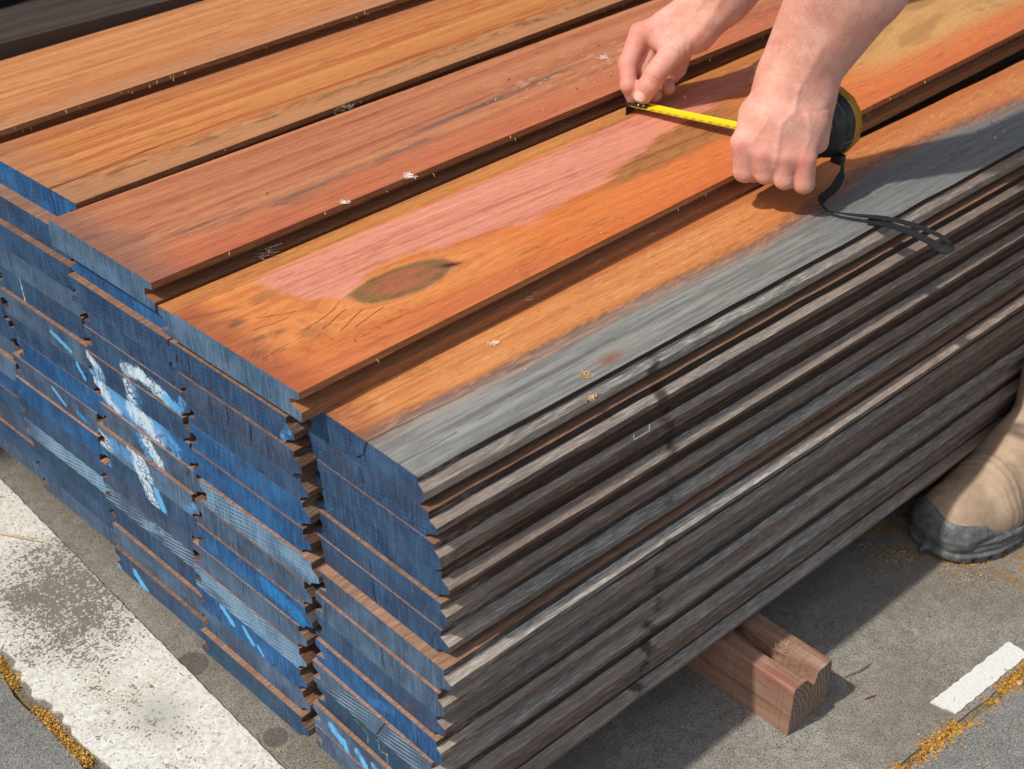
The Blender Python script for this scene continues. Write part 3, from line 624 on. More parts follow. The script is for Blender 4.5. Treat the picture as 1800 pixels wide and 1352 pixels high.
# moss and litter in the joints (thousands of short blades and flakes)
def litter(name, pts, mats, seed, lmin=.0015, lmax=.006, wid=.0006, up=.3):
    r = random.Random(seed); V = []; F = []; MI = []
    for (x, y, z) in pts:
        a = r.uniform(0, 6.283); e = r.uniform(-.1, up); l = r.uniform(lmin, lmax); w = wid * r.uniform(.6, 1.6)
        d = Vector((math.cos(a) * math.cos(e), math.sin(a) * math.cos(e), math.sin(e))) * l; s = Vector((-math.sin(a), math.cos(a), r.uniform(-.5, .5))).normalized() * w
        p = Vector((x, y, z)); k = len(V); V += [p - s, p + s, p + d * .6 + s * .8 + Vector((0, 0, w)), p + d]; F += [(k, k + 1, k + 2, k + 3)]; MI.append(r.randrange(len(mats)))
    o = mk(name, V, F, mats, midx=MI); tag(o, kind='stuff'); return o
def flat(name, c, rough=.8, spec=.3):
    b = NB(name); n = b.noise(b.scale(b.obj(), 300, 300, 300), 1, 3); cc = b.mix(n, tuple(x * .75 for x in c), tuple(min(1, x * 1.25) for x in c)); return b.fin(cc, rough, None, spec)
MO = [flat('moss_orange', lin(190, 138, 52)), flat('moss_gold', lin(200, 160, 84)), flat('moss_brown', lin(128, 92, 50)), flat('litter_straw', lin(196, 164, 106))]
def clump(fn, n, seed, thr=.48, fr=26):
    r = random.Random(seed); vn = VN(seed); out = []
    while len(out) < n:
        x, y, z = fn(r); v = fbm(vn, np.array([x * fr + 60]), np.array([y * fr + 60]), 3)[0]
        if v > thr + r.uniform(-.05, .05): out.append((x, y, z))
    return out
tag(litter('moss', clump(lambda r: ((lambda y: (-.1605 + r.gauss(0, .0052) , y, GZ - .0045 + abs(r.gauss(0, .0024))))(r.uniform(.2, .72))), 11000, 21, .46), MO[:3] + [MO[0]], 3), 'orange moss and litter in the joint left of the white band', 'moss')
tag(litter('moss', clump(lambda r: ((lambda x: (x, rjy(x) - .003 + r.gauss(0, .0062), GZ - .0022 + abs(r.gauss(0, .0014))))(r.uniform(.30, .86))), 12000, 22, .37), MO[:3] + [MO[0], MO[0]], 4), 'orange moss and litter in the joint beside the white mark', 'moss')
def dust(r):
    t = r.random(); return (.70 + .16 * t + r.gauss(0, .035), .06 - .26 * t + r.gauss(0, .03), GZ + .0015)
litter('wood_litter', clump(dust, 2400, 23, .52, 34), MO, 5, .001, .0035, .0005, .2)['kind'] = 'stuff'
litter('wood_litter', [(r_.uniform(.1, .9), r_.uniform(-.3, .02), GZ + .001) for r_ in [random.Random(i) for i in range(260)]] + [(r_.uniform(-.14, .03), r_.uniform(.1, .95), GZ + .004) for r_ in [random.Random(i + 900) for i in range(120)]], MO[1:], 6, .001, .004, .0005, .15)
# loose pebbles
def pebble(name, x, y, z, r, mat, seed, lab):
    rr = np.random.RandomState(seed); V = []; F = []; nu, nv = 9, 6
    for i in range(nv + 1):
        for j in range(nu):
            a = math.pi * i / nv; b_ = 2 * math.pi * j / nu; k = 1 + rr.uniform(-.16, .16); V.append((r * k * math.sin(a) * math.cos(b_), r * .8 * k * math.sin(a) * math.sin(b_), r * .55 * k * math.cos(a)))
    for i in range(nv):
        for j in range(nu): F.append((i * nu + j, (i + 1) * nu + j, (i + 1) * nu + (j + 1) % nu, i * nu + (j + 1) % nu))
    o = mk(name, V, F, mat, smooth=True); o.location = (x, y, z + r * .35); tag(o, lab, 'pebble'); return o
M_PEB = flat('pale_stone', lin(186, 184, 170)); M_PEBB = flat('blue_stone', lin(84, 92, 106))
pebble('pebble', -.150, .300, GZ + .003, .0042, M_PEB, 1, 'pale pebble on the slab left of the white band'); pebble('pebble', .706, .004, GZ, .0032, M_PEBB, 2, 'small blue grey pebble beside the boot toe')
pebble('pebble', .618, -.207, GZ, .0040, flat('tan_stone', lin(196, 158, 110)), 3, 'tan pebble on the orange joint beside the white mark')
# splinters
M_SPL = flat('splinter_wood', lin(196, 168, 128)); M_RSPL = flat('red_splinter', lin(116, 66, 48))
def stick(name, pts, w, mat, lab=None, cat=None, kind=None, flatn=.45, parent=None):
    V = []; F = []; n = len(pts)
    for i, p in enumerate(pts):
        p = Vector(p); d = (Vector(pts[min(i + 1, n - 1)]) - Vector(pts[max(i - 1, 0)])).normalized(); s = d.cross(Vector((0, 0, 1))); s = s.normalized() if s.length > .01 else Vector((1, 0, 0)); u = s.cross(d)
        ww = (w[i] if isinstance(w, (list, tuple)) else w)
        for a in range(6): V.append(p + s * ww * math.cos(a * math.pi / 3) + u * ww * flatn * math.sin(a * math.pi / 3))
    for i in range(n - 1):
        for a in range(6): F.append((i * 6 + a, i * 6 + (a + 1) % 6, (i + 1) * 6 + (a + 1) % 6, (i + 1) * 6 + a))
    F += [tuple(range(5, -1, -1)), tuple(range((n - 1) * 6, n * 6))]
    o = mk(name, V, F, mat, parent, smooth=False)
    if lab: tag(o, lab, cat)
    if kind: o['kind'] = kind
    return o
stick('splinter', [(-.064, .757, GZ + .005), (-.05, .735, GZ + .006), (-.030, .703, GZ + .005)], [.0006, .0016, .0009], M_SPL, 'pale wood splinter lying on the white band', 'splinter')
stick('splinter', [(.487, -.075, GZ + .002), (.508, -.082, GZ + .003), (.529, -.083, GZ + .002)], [.0004, .0008, .0003], M_RSPL, 'longer reddish splinter on the asphalt past the bearer', 'splinter')
stick('splinter', [(.478, -.109, GZ + .002), (.490, -.113, GZ + .002)], [.0006, .0009], M_RSPL, 'short reddish splinter on the asphalt past the bearer', 'splinter')

# ---------------------------------------------------------------- the bearer under the stack
b = NB('bearer_wood'); P = b.obj()
s1 = b.noise(b.scale(P, 60, 4, 60), 1, 5, .65); s2 = b.noise(b.scale(P, 700, 26, 700), 1, 3, .7); sw = b.noise(b.scale(P, 14, 420, 14), 1, 3, .6)
c = b.ramp(b.math('ADD', b.math('MULTIPLY', s1, .6), b.math('MULTIPLY', s2, .4)), [(.32, lin(104, 76, 62)), (.5, lin(148, 114, 94)), (.66, lin(176, 142, 120))])
c = b.mix(b.ss(sw, .52, .62, 0, .35), c, lin(112, 76, 62)); rdm = b.ss(b.noise(b.scale(P, 20, 5, 20), 1, 3), .56, .68, 0, .55); c = b.mix(rdm, c, lin(136, 68, 54))
b.fin(c, .8, b.bump(b.math('ADD', s2, b.math('MULTIPLY', sw, .6)), .7, .0009), .25); M_BEAR = b.m
b = NB('bearer_end'); P = b.obj(); w = b.n('ShaderNodeTexWave', wave_type='RINGS', rings_direction='Y'); b.l(b.vmath('ADD', P, (.03, 0, .05)), w.inputs['Vector']); w.inputs['Scale'].default_value = 60; w.inputs['Distortion'].default_value = 6; w.inputs['Detail'].default_value = 3
c = b.ramp(b.math('ADD', b.math('MULTIPLY', w.outputs['Fac'], .3), b.math('MULTIPLY', b.noise(b.scale(P, 200, 200, 200), 1, 4, .7), .7)), [(.25, lin(104, 86, 72)), (.5, lin(128, 108, 92)), (.7, lin(150, 130, 112))])
b.fin(c, .85, b.bump(w.outputs['Fac'], .4, .0008), .2); M_BEND = b.m
def bearer(x0, lab, seed, gap):
    r = random.Random(seed); w = .066
    prof = [(0, -.0655), (w, -.0655), (w + .001, -.012), (w - .002, -.003), (w * .80, -.0008), (w * .55, -.003), (w * .52, -.0165), (w * .38, -.0175), (w * .31, -.0035), (w * .27, -.0008), (.002, -.0008), (0, -.003)]
    ys = [-.0845, -.083, -.076, -.066, -.055, -.045, -.030, -.01, .02, .08, .2, .5, 1.0]; V = []; F = []; MI = []; n = len(prof)
    for i, y in enumerate(ys):
        for j, (x, z) in enumerate(prof):
            dz = 0; dx = 0
            if j in (5, 6, 7, 8): k = 1.0 if y < -.05 else (1.0 if y < -.02 else .9); z = z * k; dx = .004 * math.sin(y * 60)
            if 1 < j: dz = r.uniform(-.0007, .0002)
            if i == 0 and j in (3, 4, 5): y_ = y + r.uniform(0, .004)
            else: y_ = y + (.002 * (x / w) if i < 3 else 0)
            V.append((x + dx + (r.uniform(-.0005, .0005) if j > 1 else 0), y_ - .05 * 0, z + min(0, dz)))
    for i in range(len(ys) - 1):
        for j in range(n): F.append((i * n + j, (i + 1) * n + j, (i + 1) * n + (j + 1) % n, i * n + (j + 1) % n)); MI.append(0)
    F.append(tuple(range(n))); MI.append(1); F.append(tuple(range((len(ys) - 1) * n + n - 1, (len(ys) - 1) * n - 1, -1))); MI.append(1)
    o = mk('timber_bearer', V, F, [M_BEAR, M_BEND], midx=MI); bm_fix(o); o.location = (x0, 0, 0); tag(o, lab, 'bearer'); return o
bearer(.379, 'grooved reddish timber bearer sticking out from under the stack onto the asphalt', 3, 0)
bearer(1.72, 'second timber bearer hidden under the far part of the stack', 4, 0)
# frayed twine caught on the bearer
V = []; F = []
rt = random.Random(5)
for i in range(46):
    p = Vector((.418 + rt.gauss(0, .003), -.034 + rt.gauss(0, .004), -.006)); a = rt.uniform(0, 6.28); q = p + Vector((math.cos(a) * .006, math.sin(a) * .008, rt.uniform(0, .008))); s = Vector((-math.sin(a), math.cos(a), .3)) * .00035
    k = len(V); V += [p - s, p + s, q + s, q - s]; F.append((k, k + 1, k + 2, k + 3))
tag(mk('frayed_fibres', V, F, flat('fibre', lin(176, 146, 104))), 'tuft of pale fibres caught in the groove of the bearer', 'fibres')

# ---------------------------------------------------------------- dark pack of timber behind
b = NB('dark_pack_wood'); P = b.obj(); n = b.noise(b.scale(P, 3, 60, 60), 1, 4, .6)
c = b.ramp(n, [(.3, lin(112, 92, 78)), (.6, lin(158, 136, 118))]); b.fin(c, .8, None, .25); M_DPK = b.m
b = NB('green_stained_edge'); P = b.obj(); n = b.noise(b.scale(P, 14, 60, 60), 1, 3, .6, 1.5)
dd = b.n('ShaderNodeTexWave', wave_type='BANDS', bands_direction='DIAGONAL'); b.l(P, dd.inputs['Vector']); dd.inputs['Scale'].default_value = 14; dd.inputs['Distortion'].default_value = 4
x = b.xyz(P)[0]; zone = b.math('MULTIPLY', b.ss(x, .10, .2), b.ss(x, .46, .36)); c = b.mix(b.math('MULTIPLY', zone, b.ss(n, .44, .52)), lin(104, 78, 64), lin(36, 112, 98)); c = b.mix(b.math('MULTIPLY', zone, b.ss(dd.outputs['Fac'], .7, .85)), c, lin(140, 98, 74))
b.fin(c, .8, None, .3); M_GRN = b.m
M_BLK = flat('deep_shade_black', (.006, .006, .007), .7, .2)  # near-black colour standing in for the deep shade behind the timber
def box(name, x0, x1, y0, y1, z0, z1, mat, parent=None, bev=.0):
    V = [(x, y, z) for x in (x0, x1) for y in (y0, y1) for z in (z0, z1)]
    F = [(0, 1, 3, 2), (4, 6, 7, 5), (0, 4, 5, 1), (2, 3, 7, 6), (0, 2, 6, 4), (1, 5, 7, 3)]
    return mk(name, V, F, mat, parent)
pk = empty('timber_pack', (-.4, 1.00, GZ)); tag(pk, 'dark shaded pack of timber behind the pale tan board, top left', 'timber pack')
H0 = 15 * T - GZ
for i in range(14):
    z = .03 + i * (H0 - .03) / 14
    o = box('board', rnd.uniform(-.01, .01), 2.9, rnd.uniform(-.004, .004) if i < 13 else 0, .40, z, z + (H0 - .03) / 14 - .002, [M_DPK] if i < 13 else [M_DPK, M_GRN], pk)
    if i == 13: o.data.polygons[2].material_index = 1
for x in (.4, 2.1): box('bearer', x, x + .07, .01, .39, 0, .0295, M_DPK, pk)
pk2 = empty('added_shade_pack', (-1.4, 1.115, GZ)); tag(pk2, 'tall black pack added behind the dark timber to shade it', 'timber pack')  # tall pack added to shade the ledge; its black stands in for deep shade
V = []; F = []; rw = np.random.RandomState(4); nx, nz = 40, 14
for i in range(nx + 1):
    for j in range(nz + 1): V.append((3.6 * i / nx, .02 * (rw.rand() - .2), H0 + .001 + 1.0 * j / nz))
for i in range(nx):
    for j in range(nz): F.append((i * (nz + 1) + j, (i + 1) * (nz + 1) + j, (i + 1) * (nz + 1) + j + 1, i * (nz + 1) + j + 1))
mk('shade_sheet', V, F, M_BLK, pk2, smooth=True); box('shade_block', 0.01, 3.59, .03, .9, H0 + .001, H0 + 1.0, M_BLK, pk2); 
for x in (.3, 1.8, 3.2): box('shade_pack_support', x, x + .1, .42, .9, 0, H0, M_DPK, pk2)

# ---------------------------------------------------------------- implicit surfaces (bodies, boots)
def surf_net(f, org, h):
    """naive surface nets on a scalar grid (negative inside)"""
    nx, ny, nz = f.shape; s = f < 0
    c = [s[dx:nx - 1 + dx, dy:ny - 1 + dy, dz:nz - 1 + dz] for dx in (0, 1) for dy in (0, 1) for dz in (0, 1)]
    tot = sum(a.astype(np.int8) for a in c); act = (tot > 0) & (tot < 8)
    idx = -np.ones(act.shape, dtype=np.int64); I = np.argwhere(act); idx[act] = np.arange(len(I))
    P = np.zeros((len(I), 3)); N = np.zeros(len(I)); i0, i1, i2 = I.T
    cor = [(a, b_, c_) for a in (0, 1) for b_ in (0, 1) for c_ in (0, 1)]
    for a in range(8):
        for b_ in range(a + 1, 8):
            d = [cor[b_][k] - cor[a][k] for k in range(3)]
            if sum(map(abs, d)) != 1: continue
            fa = f[i0 + cor[a][0], i1 + cor[a][1], i2 + cor[a][2]]; fb = f[i0 + cor[b_][0], i1 + cor[b_][1], i2 + cor[b_][2]]
            m = (fa < 0) != (fb < 0); t = np.where(m, fa / np.where(m, fa - fb, 1), 0)
            for k in range(3): P[:, k] += np.where(m, cor[a][k] + t * d[k], 0)
            N += m
    P = (P / N[:, None] + I) * h + org
    Q = []
    for ax in range(3):
        o1, o2 = [(1, 2), (2, 0), (0, 1)][ax]
        sl = [slice(None)] * 3; sh = [slice(None)] * 3; sl[ax] = slice(0, -1); sh[ax] = slice(1, None)
        a = s[tuple(sl)]; b_ = s[tuple(sh)]; E = np.argwhere(a != b_)
        E = E[(E[:, o1] > 0) & (E[:, o2] > 0) & (E[:, o1] < s.shape[o1] - 1) & (E[:, o2] < s.shape[o2] - 1)]
        sg = a[E[:, 0], E[:, 1], E[:, 2]]
        def at(e1, e2):
            q = E.copy(); q[:, o1] -= e1; q[:, o2] -= e2; return idx[q[:, 0], q[:, 1], q[:, 2]]
        v = np.stack([at(1, 1), at(0, 1), at(0, 0), at(1, 0)], 1); v[~sg] = v[~sg][:, ::-1]; Q.append(v)
    return P, np.concatenate(Q)
def smin(a, b_, k):
    h = np.clip(.5 + .5 * (b_ - a) / k, 0, 1); return b_ * (1 - h) + a * h - k * h * (1 - h)
class Field:
    def __init__(s, lo, hi, h):
        s.h = h; s.o = np.array(lo, float); n = np.ceil((np.array(hi) - s.o) / h).astype(int) + 1; s.n = n
        s.f = np.full(n, 1e3, dtype=np.float32); s.ax = [s.o[i] + np.arange(n[i]) * h for i in range(3)]
    def win(s, lo, hi):
        a = np.clip(np.floor((np.array(lo) - s.o) / s.h).astype(int), 0, s.n); b_ = np.clip(np.ceil((np.array(hi) - s.o) / s.h).astype(int) + 1, 0, s.n)
        w = tuple(slice(a[i], b_[i]) for i in range(3)); X, Y, Z = np.meshgrid(*[s.ax[i][w[i]] for i in range(3)], indexing='ij'); return w, X, Y, Z
    @staticmethod
    def cap(X, Y, Z, a, b_, ra, rb):
        d = np.array(b_, float) - a; L = max((d ** 2).sum(), 1e-9)
        t = np.clip(((X - a[0]) * d[0] + (Y - a[1]) * d[1] + (Z - a[2]) * d[2]) / L, 0, 1)
        return np.sqrt((X - a[0] - t * d[0]) ** 2 + (Y - a[1] - t * d[1]) ** 2 + (Z - a[2] - t * d[2]) ** 2) - (ra + (rb - ra) * t)
    def chain(s, pts, k, kin=3.0):
        """union of a jointed, tapering chain with everything so far"""
        P = np.array(pts, float); m = P[:, 3].max() + k * 2.5 + 3 * s.h
        w, X, Y, Z = s.win(P[:, :3].min(0) - m, P[:, :3].max(0) + m)
        if X.size == 0: return
        g = None
        for a, b_ in zip(P[:-1], P[1:]):
            q = s.cap(X, Y, Z, a[:3], b_[:3], a[3], b_[3]); g = q if g is None else smin(g, q, kin)
        s.f[w] = smin(s.f[w], g, k)
    def groove(s, pts, A, sig, fwd):
        P = np.array(pts, float); fw = np.array(fwd); m = 45
        w, X, Y, Z = s.win(P.min(0) - m, P.max(0) + m)
        if X.size == 0: return
        dm = None; near = None
        for a, b_ in zip(P[:-1], P[1:]):
            d = b_ - a; d = d - fw * (d @ fw); L = max(d @ d, 1e-9); px, py, pz = X - a[0], Y - a[1], Z - a[2]; dep = px * fw[0] + py * fw[1] + pz * fw[2]
            px = px - dep * fw[0]; py = py - dep * fw[1]; pz = pz - dep * fw[2]; t = np.clip((px * d[0] + py * d[1] + pz * d[2]) / L, 0, 1)
            q = np.sqrt((px - t * d[0]) ** 2 + (py - t * d[1]) ** 2 + (pz - t * d[2]) ** 2); dm = q if dm is None else np.minimum(dm, q); near = dep if near is None else near
        fall = np.exp(-np.clip(near - 12, 0, None) ** 2 / 200.)
        s.f[w] -= (A * np.exp(-(dm / sig) ** 2) * fall).astype(np.float32)
    def mesh(s): return surf_net(s.f, s.o, s.h)

L_PRIMS=[
('fore1',[(591.9, 164.7, 522.0, 23.5), (611.5, 148.2, 596.1, 29.3), (641.1, 127.3, 684.6, 33.3)]),
('fore2',[(610.8, 145.2, 507.5, 23.5), (654.5, 119.4, 590.8, 32.3), (702.4, 95.7, 659.0, 36.2)]),
('foremid',[(594.9, 149.8, 517.9, 24.4), (636.4, 129.0, 600.7, 33.3)]),
('heel',[(584.4, 166.8, 504.1, 20.5), (610.7, 138.9, 493.4, 19.6)]),
('mc2',[(585.1, 163.1, 507.9, 17.6), (556.5, 168.2, 478.9, 14.2), (538.6, 165.1, 455.2, 11.2)]),
('mc3',[(585.7, 154.7, 510.2, 17.6), (559.7, 149.5, 477.9, 14.7), (546.8, 146.3, 450.4, 11.7)]),
('mc4',[(593.3, 146.0, 504.9, 17.6), (571.2, 135.3, 476.0, 14.7), (559.9, 130.3, 448.2, 11.7)]),
('mc5',[(607.2, 138.7, 500.3, 17.6), (592.1, 124.7, 473.3, 14.7), (574.0, 116.6, 446.0, 11.7)]),
('fill',[(557.4, 159.3, 475.5, 12.7), (545.3, 156.2, 448.8, 10.8)]),
('fill',[(566.9, 143.2, 476.6, 13.7), (554.1, 138.2, 447.3, 11.2)]),
('fill',[(582.3, 131.4, 475.9, 13.7), (567.1, 123.5, 444.6, 11.2)]),
('hyp',[(613.8, 132.6, 482.5, 12.7), (595.9, 119.0, 453.0, 11.7)]),
('webs',[(545.4, 158.6, 444.4, 10.3), (548.9, 145.5, 437.3, 10.3), (561.0, 128.7, 435.0, 10.0), (576.1, 118.0, 435.1, 9.8)]),
('th',[(589.1, 179.4, 490.2, 16.6), (599.0, 186.6, 457.8, 13.7), (621.5, 181.7, 436.0, 10.8), (638.0, 172.9, 428.8, 9.8)]),
('idx',[(536.6, 164.8, 454.7, 12.2), (540.0, 161.2, 425.5, 11.5), (567.9, 169.7, 411.2, 9.3), (593.4, 174.2, 413.5, 8.3)]),
('mid',[(545.2, 144.8, 449.0, 12.2), (549.9, 142.8, 426.3, 11.1), (576.4, 153.4, 412.9, 9.1), (596.0, 160.4, 415.5, 8.1)]),
('rin',[(557.1, 127.9, 446.2, 11.7), (559.0, 126.2, 423.0, 10.6), (582.2, 136.1, 410.8, 8.8), (601.1, 143.8, 413.3, 7.8)]),
('pin',[(571.2, 114.2, 444.0, 12.2), (571.2, 111.3, 419.3, 10.4), (590.2, 123.5, 408.8, 8.8), (606.1, 131.9, 412.7, 7.6)]),
]
R_PRIMS=[
('fore1',[(702.7, 347.5, 519.8, 23.5), (823.8, 393.0, 549.5, 27.4), (950.9, 439.4, 586.3, 33.3)]),
('fore2',[(722.2, 339.1, 509.1, 21.5), (857.0, 384.4, 538.2, 29.3), (988.2, 427.4, 575.5, 33.3)]),
('mc2',[(696.2, 354.8, 517.5, 19.6), (653.1, 368.6, 492.1, 16.6), (629.5, 386.1, 483.4, 12.7)]),
('mc3',[(706.1, 354.2, 509.0, 19.6), (662.5, 364.0, 487.7, 16.6), (643.6, 379.5, 472.6, 12.7)]),
('mc4',[(717.0, 352.6, 500.5, 17.6), (675.6, 358.0, 478.4, 15.6), (659.7, 371.0, 461.8, 11.7)]),
('thenar',[(702.7, 340.8, 503.6, 21.5), (666.8, 338.9, 488.2, 19.6), (640.1, 343.2, 476.3, 14.2)]),
('web',[(671.1, 351.5, 495.4, 15.6), (638.5, 362.7, 477.8, 11.7)]),
('thumb',[(643.1, 342.8, 478.9, 15.2), (613.8, 349.2, 452.3, 12.3), (606.5, 351.7, 440.4, 11.6), (601.3, 354.5, 429.1, 10.1)]),
('idx',[(628.6, 387.0, 483.4, 12.7), (604.4, 382.3, 457.0, 10.6), (595.6, 371.1, 437.7, 9.4), (600.4, 368.5, 421.8, 7.2)]),
('mid',[(644.1, 378.1, 471.6, 11.7), (621.6, 377.1, 447.4, 9.6), (622.4, 368.1, 431.2, 9.0), (624.8, 357.6, 422.3, 8.2)]),
('rin',[(660.1, 369.6, 460.7, 11.7), (653.3, 374.5, 441.1, 9.3), (646.9, 365.5, 432.0, 8.8), (642.9, 354.7, 426.9, 8.2)]),
('pin',[(667.5, 358.8, 456.5, 10.8), (664.8, 360.1, 440.9, 8.8), (660.4, 363.1, 432.5, 7.8)]),
]
L_LINES = [([(577.3, 136.0, 506.4), (566.6, 130.1, 489.0), (552.8, 133.9, 479.0), (545.4, 128.3, 465.3), (537.0, 121.1, 445.2)], 0.85, 2.6), ([(552.9, 144.7, 487.3), (543.0, 147.3, 476.4), (534.1, 149.8, 464.6)], 0.6, 2.4), ([(577.8, 121.4, 487.4), (571.5, 110.6, 469.1), (557.9, 106.5, 450.8)], 0.5, 2.6), ([(576.0, 136.3, 505.5), (587.5, 135.1, 521.2), (596.4, 130.3, 543.1)], 0.5, 3), ([(598.3, 108.0, 493.9), (586.6, 114.8, 489.3), (570.2, 125.9, 488.2)], -0.6, 1.5), ([(509.7, 146.6, 445.1), (516.9, 138.2, 443.3)], -0.5, 1.3)]
R_LINES = [([(599.4, 353.1, 456.2), (603.7, 345.0, 451.7), (608.6, 337.5, 448.6)], -0.7, 1.2), ([(596.5, 353.6, 453.7), (599.8, 346.2, 449.1), (604.9, 338.1, 445.5)], -0.8, 1.1), ([(602.2, 352.5, 458.3), (607.1, 345.0, 455.3), (612.0, 337.6, 452.2)], -0.5, 1.1), ([(633.0, 333.0, 477.7), (630.2, 327.2, 468.5)], -0.6, 1.6), ([(639.8, 331.3, 482.8), (635.6, 324.0, 470.6)], -0.6, 1.6), ([(645.7, 326.8, 483.9), (642.4, 320.5, 473.7)], -0.5, 1.6), ([(678.3, 341.9, 524.8), (659.8, 342.8, 506.8), (637.0, 350.0, 491.3)], 0.8, 4), ([(700.6, 334.6, 521.6), (667.5, 328.5, 499.1), (649.3, 331.5, 483.6)], 0.7, 4)]
L_RED = [(520.3, 156.8, 458.1), (530.2, 137.5, 447.2), (546.1, 120.5, 444.9), (557.5, 107.7, 442.7)]
R_RED = [(600.0, 384.9, 455.5), (596.4, 376.4, 442.5), (595.0, 350.5, 430.8), (612.0, 348.8, 446.3), (616.7, 381.3, 486.6)]


def smooth_mesh(P, Q, it=2):
    e = np.concatenate([Q[:, [0, 1]], Q[:, [1, 2]], Q[:, [2, 3]], Q[:, [3, 0]]])
    for _ in range(it):
        acc = np.zeros_like(P); cnt = np.zeros(len(P))
        for a, b_ in ((0, 1), (1, 0)):
            np.add.at(acc, e[:, a], P[e[:, b_]]); np.add.at(cnt, e[:, a], 1)
        P = P * .45 + .55 * acc / np.maximum(cnt, 1)[:, None]
    return P
def hand(prims, lines, lo, hi, h, klist):
    F = Field(lo, hi, h)
    for nm, pts in prims:
        F.chain(pts, klist.get(nm, 6.0), 3.0 if nm in FING else 8.0)
    for pts, A, sg in lines: F.groove(pts, A, sg, FWD)
    return F.mesh()
FING = ('idx', 'mid', 'rin', 'pin', 'thumb')
KL = {'idx': 4.0, 'mid': 2.2, 'rin': 2.2, 'pin': 2.2, 'thumb': 5.0, 'mc2': 12, 'mc3': 15, 'mc4': 15, 'mc5': 14, 'fill': 12, 'webs': 5, 'fore1': 14, 'fore2': 16, 'foremid': 14, 'heel': 14, 'thenar': 10, 'web': 8, 'th': 8, 'hyp': 9}
PL, QL = hand(L_PRIMS, L_LINES, (500, 50, 384), (780, 222, 700), 1.35, KL)
PR, QR = hand(R_PRIMS, R_LINES, (566, 284, 396), (940, 462, 640), 1.35, KL)
PL = smooth_mesh(PL, QL, 1); PR = smooth_mesh(PR, QR, 1)
# upper arms, neck and head on a coarser grid
FB = Field((600, -260, 560), (1560, 640, 1330), 6.0)
for ch in ([(664, 114, 654, 37), (800, 110, 740, 42), (1020, 20, 900, 50), (1100, 60, 950, 58)], [(880, 395, 575, 32), (975, 435, 585, 40), (1080, 420, 800, 50), (1140, 380, 950, 58)],
           [(1120, 80, 950, 70), (1150, 230, 975, 95), (1140, 380, 950, 70)], [(1180, 200, 960, 130), (1330, 40, 930, 140), (1430, -60, 880, 140)], [(1110, 225, 990, 58), (1010, 235, 1040, 55)],
           [(985, 235, 1060, 82), (950, 235, 1030, 78), (930, 235, 985, 62)], [(878, 235, 1010, 12), (868, 235, 995, 11)], [(1005, 150, 1045, 14), (1000, 148, 1025, 12)], [(1005, 320, 1045, 14), (1000, 322, 1025, 12)]):
    FB.chain(ch, 22, 20)
PB, QB = FB.mesh(); PB = smooth_mesh(PB, QB, 2)
# drop the coarse copy where the fine forearms already are
b = NB('skin'); P = b.obj()
red = b.attr('red'); n = b.noise(b.scale(P, 34, 34, 34), 1, 4, .6); m = b.noise(b.scale(P, 190, 190, 190), 1, 3, .6); f = b.noise(b.scale(P, 1400, 1400, 600), 1, 3, .6)
c = b.ramp(n, [(.32, lin(206, 144, 122)), (.5, lin(216, 160, 140)), (.68, lin(222, 172, 152))])
c = b.mix(b.ss(m, .5, .68, 0, .25), c, lin(206, 130, 112)); c = b.mix(b.math('MULTIPLY', red, .55), c, lin(208, 122, 110))
fr = b.voro(b.scale(P, 210, 210, 210), 1.0); c = b.mix(b.math('MULTIPLY', b.ss(fr, .16, .06), b.ss(b.noise(b.scale(P, 15, 15, 15), 1, 2), .5, .62, 0, .35)), c, lin(150, 86, 60))
lines = b.n('ShaderNodeTexWave', wave_type='BANDS', bands_direction='Z'); b.l(P, lines.inputs['Vector']); lines.inputs['Scale'].default_value = 190; lines.inputs['Distortion'].default_value = 9; lines.inputs['Detail'].default_value = 3; lines.inputs['Detail Scale'].default_value = .8
vo = b.voro(b.scale(P, 900, 900, 520), 1.0)
h = b.math('ADD', b.math('MULTIPLY', lines.outputs['Fac'], .10), b.math('ADD', b.math('MULTIPLY', f, .5), b.math('MULTIPLY', b.noise(b.scale(P, 420, 420, 240), 1, 4, .65), 1.0)))
b.b.inputs['Subsurface Weight'].default_value = .12; b.b.inputs['Subsurface Radius'].default_value = (.006, .0022, .0012); b.b.inputs['Subsurface Scale'].default_value = .4
bl = b.ss(b.noise(b.scale(P, 70, 70, 70), 1, 4, .65), .46, .62); c = b.mix(b.math('MULTIPLY', bl, .25), c, lin(192, 112, 100)); c = b.mix(b.ss(vo, .35, .75, 0, .16), c, lin(176, 112, 92))
M_SKIN = b.fin(c, b.ss(m, .3, .7, .5, .66), b.bump(h, .55, .0008), .3)

person = empty('person', (1.05, -.06, GZ)); tag(person, 'person in tan work boots leaning over the stack, both hands on a tape measure', 'person')
PV = np.concatenate([PL, PR, PB]) / 1000.0; off = np.array(person.location)
QQ = np.concatenate([QL, QR + len(PL), QB + len(PL) + len(PR)])
body = mk('body', PV - off, QQ.tolist(), M_SKIN, person, smooth=True)
rd = np.zeros(len(PV)); W3 = PV * 1000
for q in L_RED: rd = np.maximum(rd, np.exp(-((W3 - np.array(q)) ** 2).sum(1) / 220.))
for q in R_RED: rd = np.maximum(rd, .9 * np.exp(-((W3 - np.array(q)) ** 2).sum(1) / 380.))
inner = (W3[:, 0] > 655) & (W3[:, 1] > 384) & (W3[:, 2] < 445); rd = np.maximum(rd, inner * .9)
at = body.data.attributes.new('red', 'FLOAT', 'POINT'); at.data.foreach_set('value', rd.astype(np.float32))
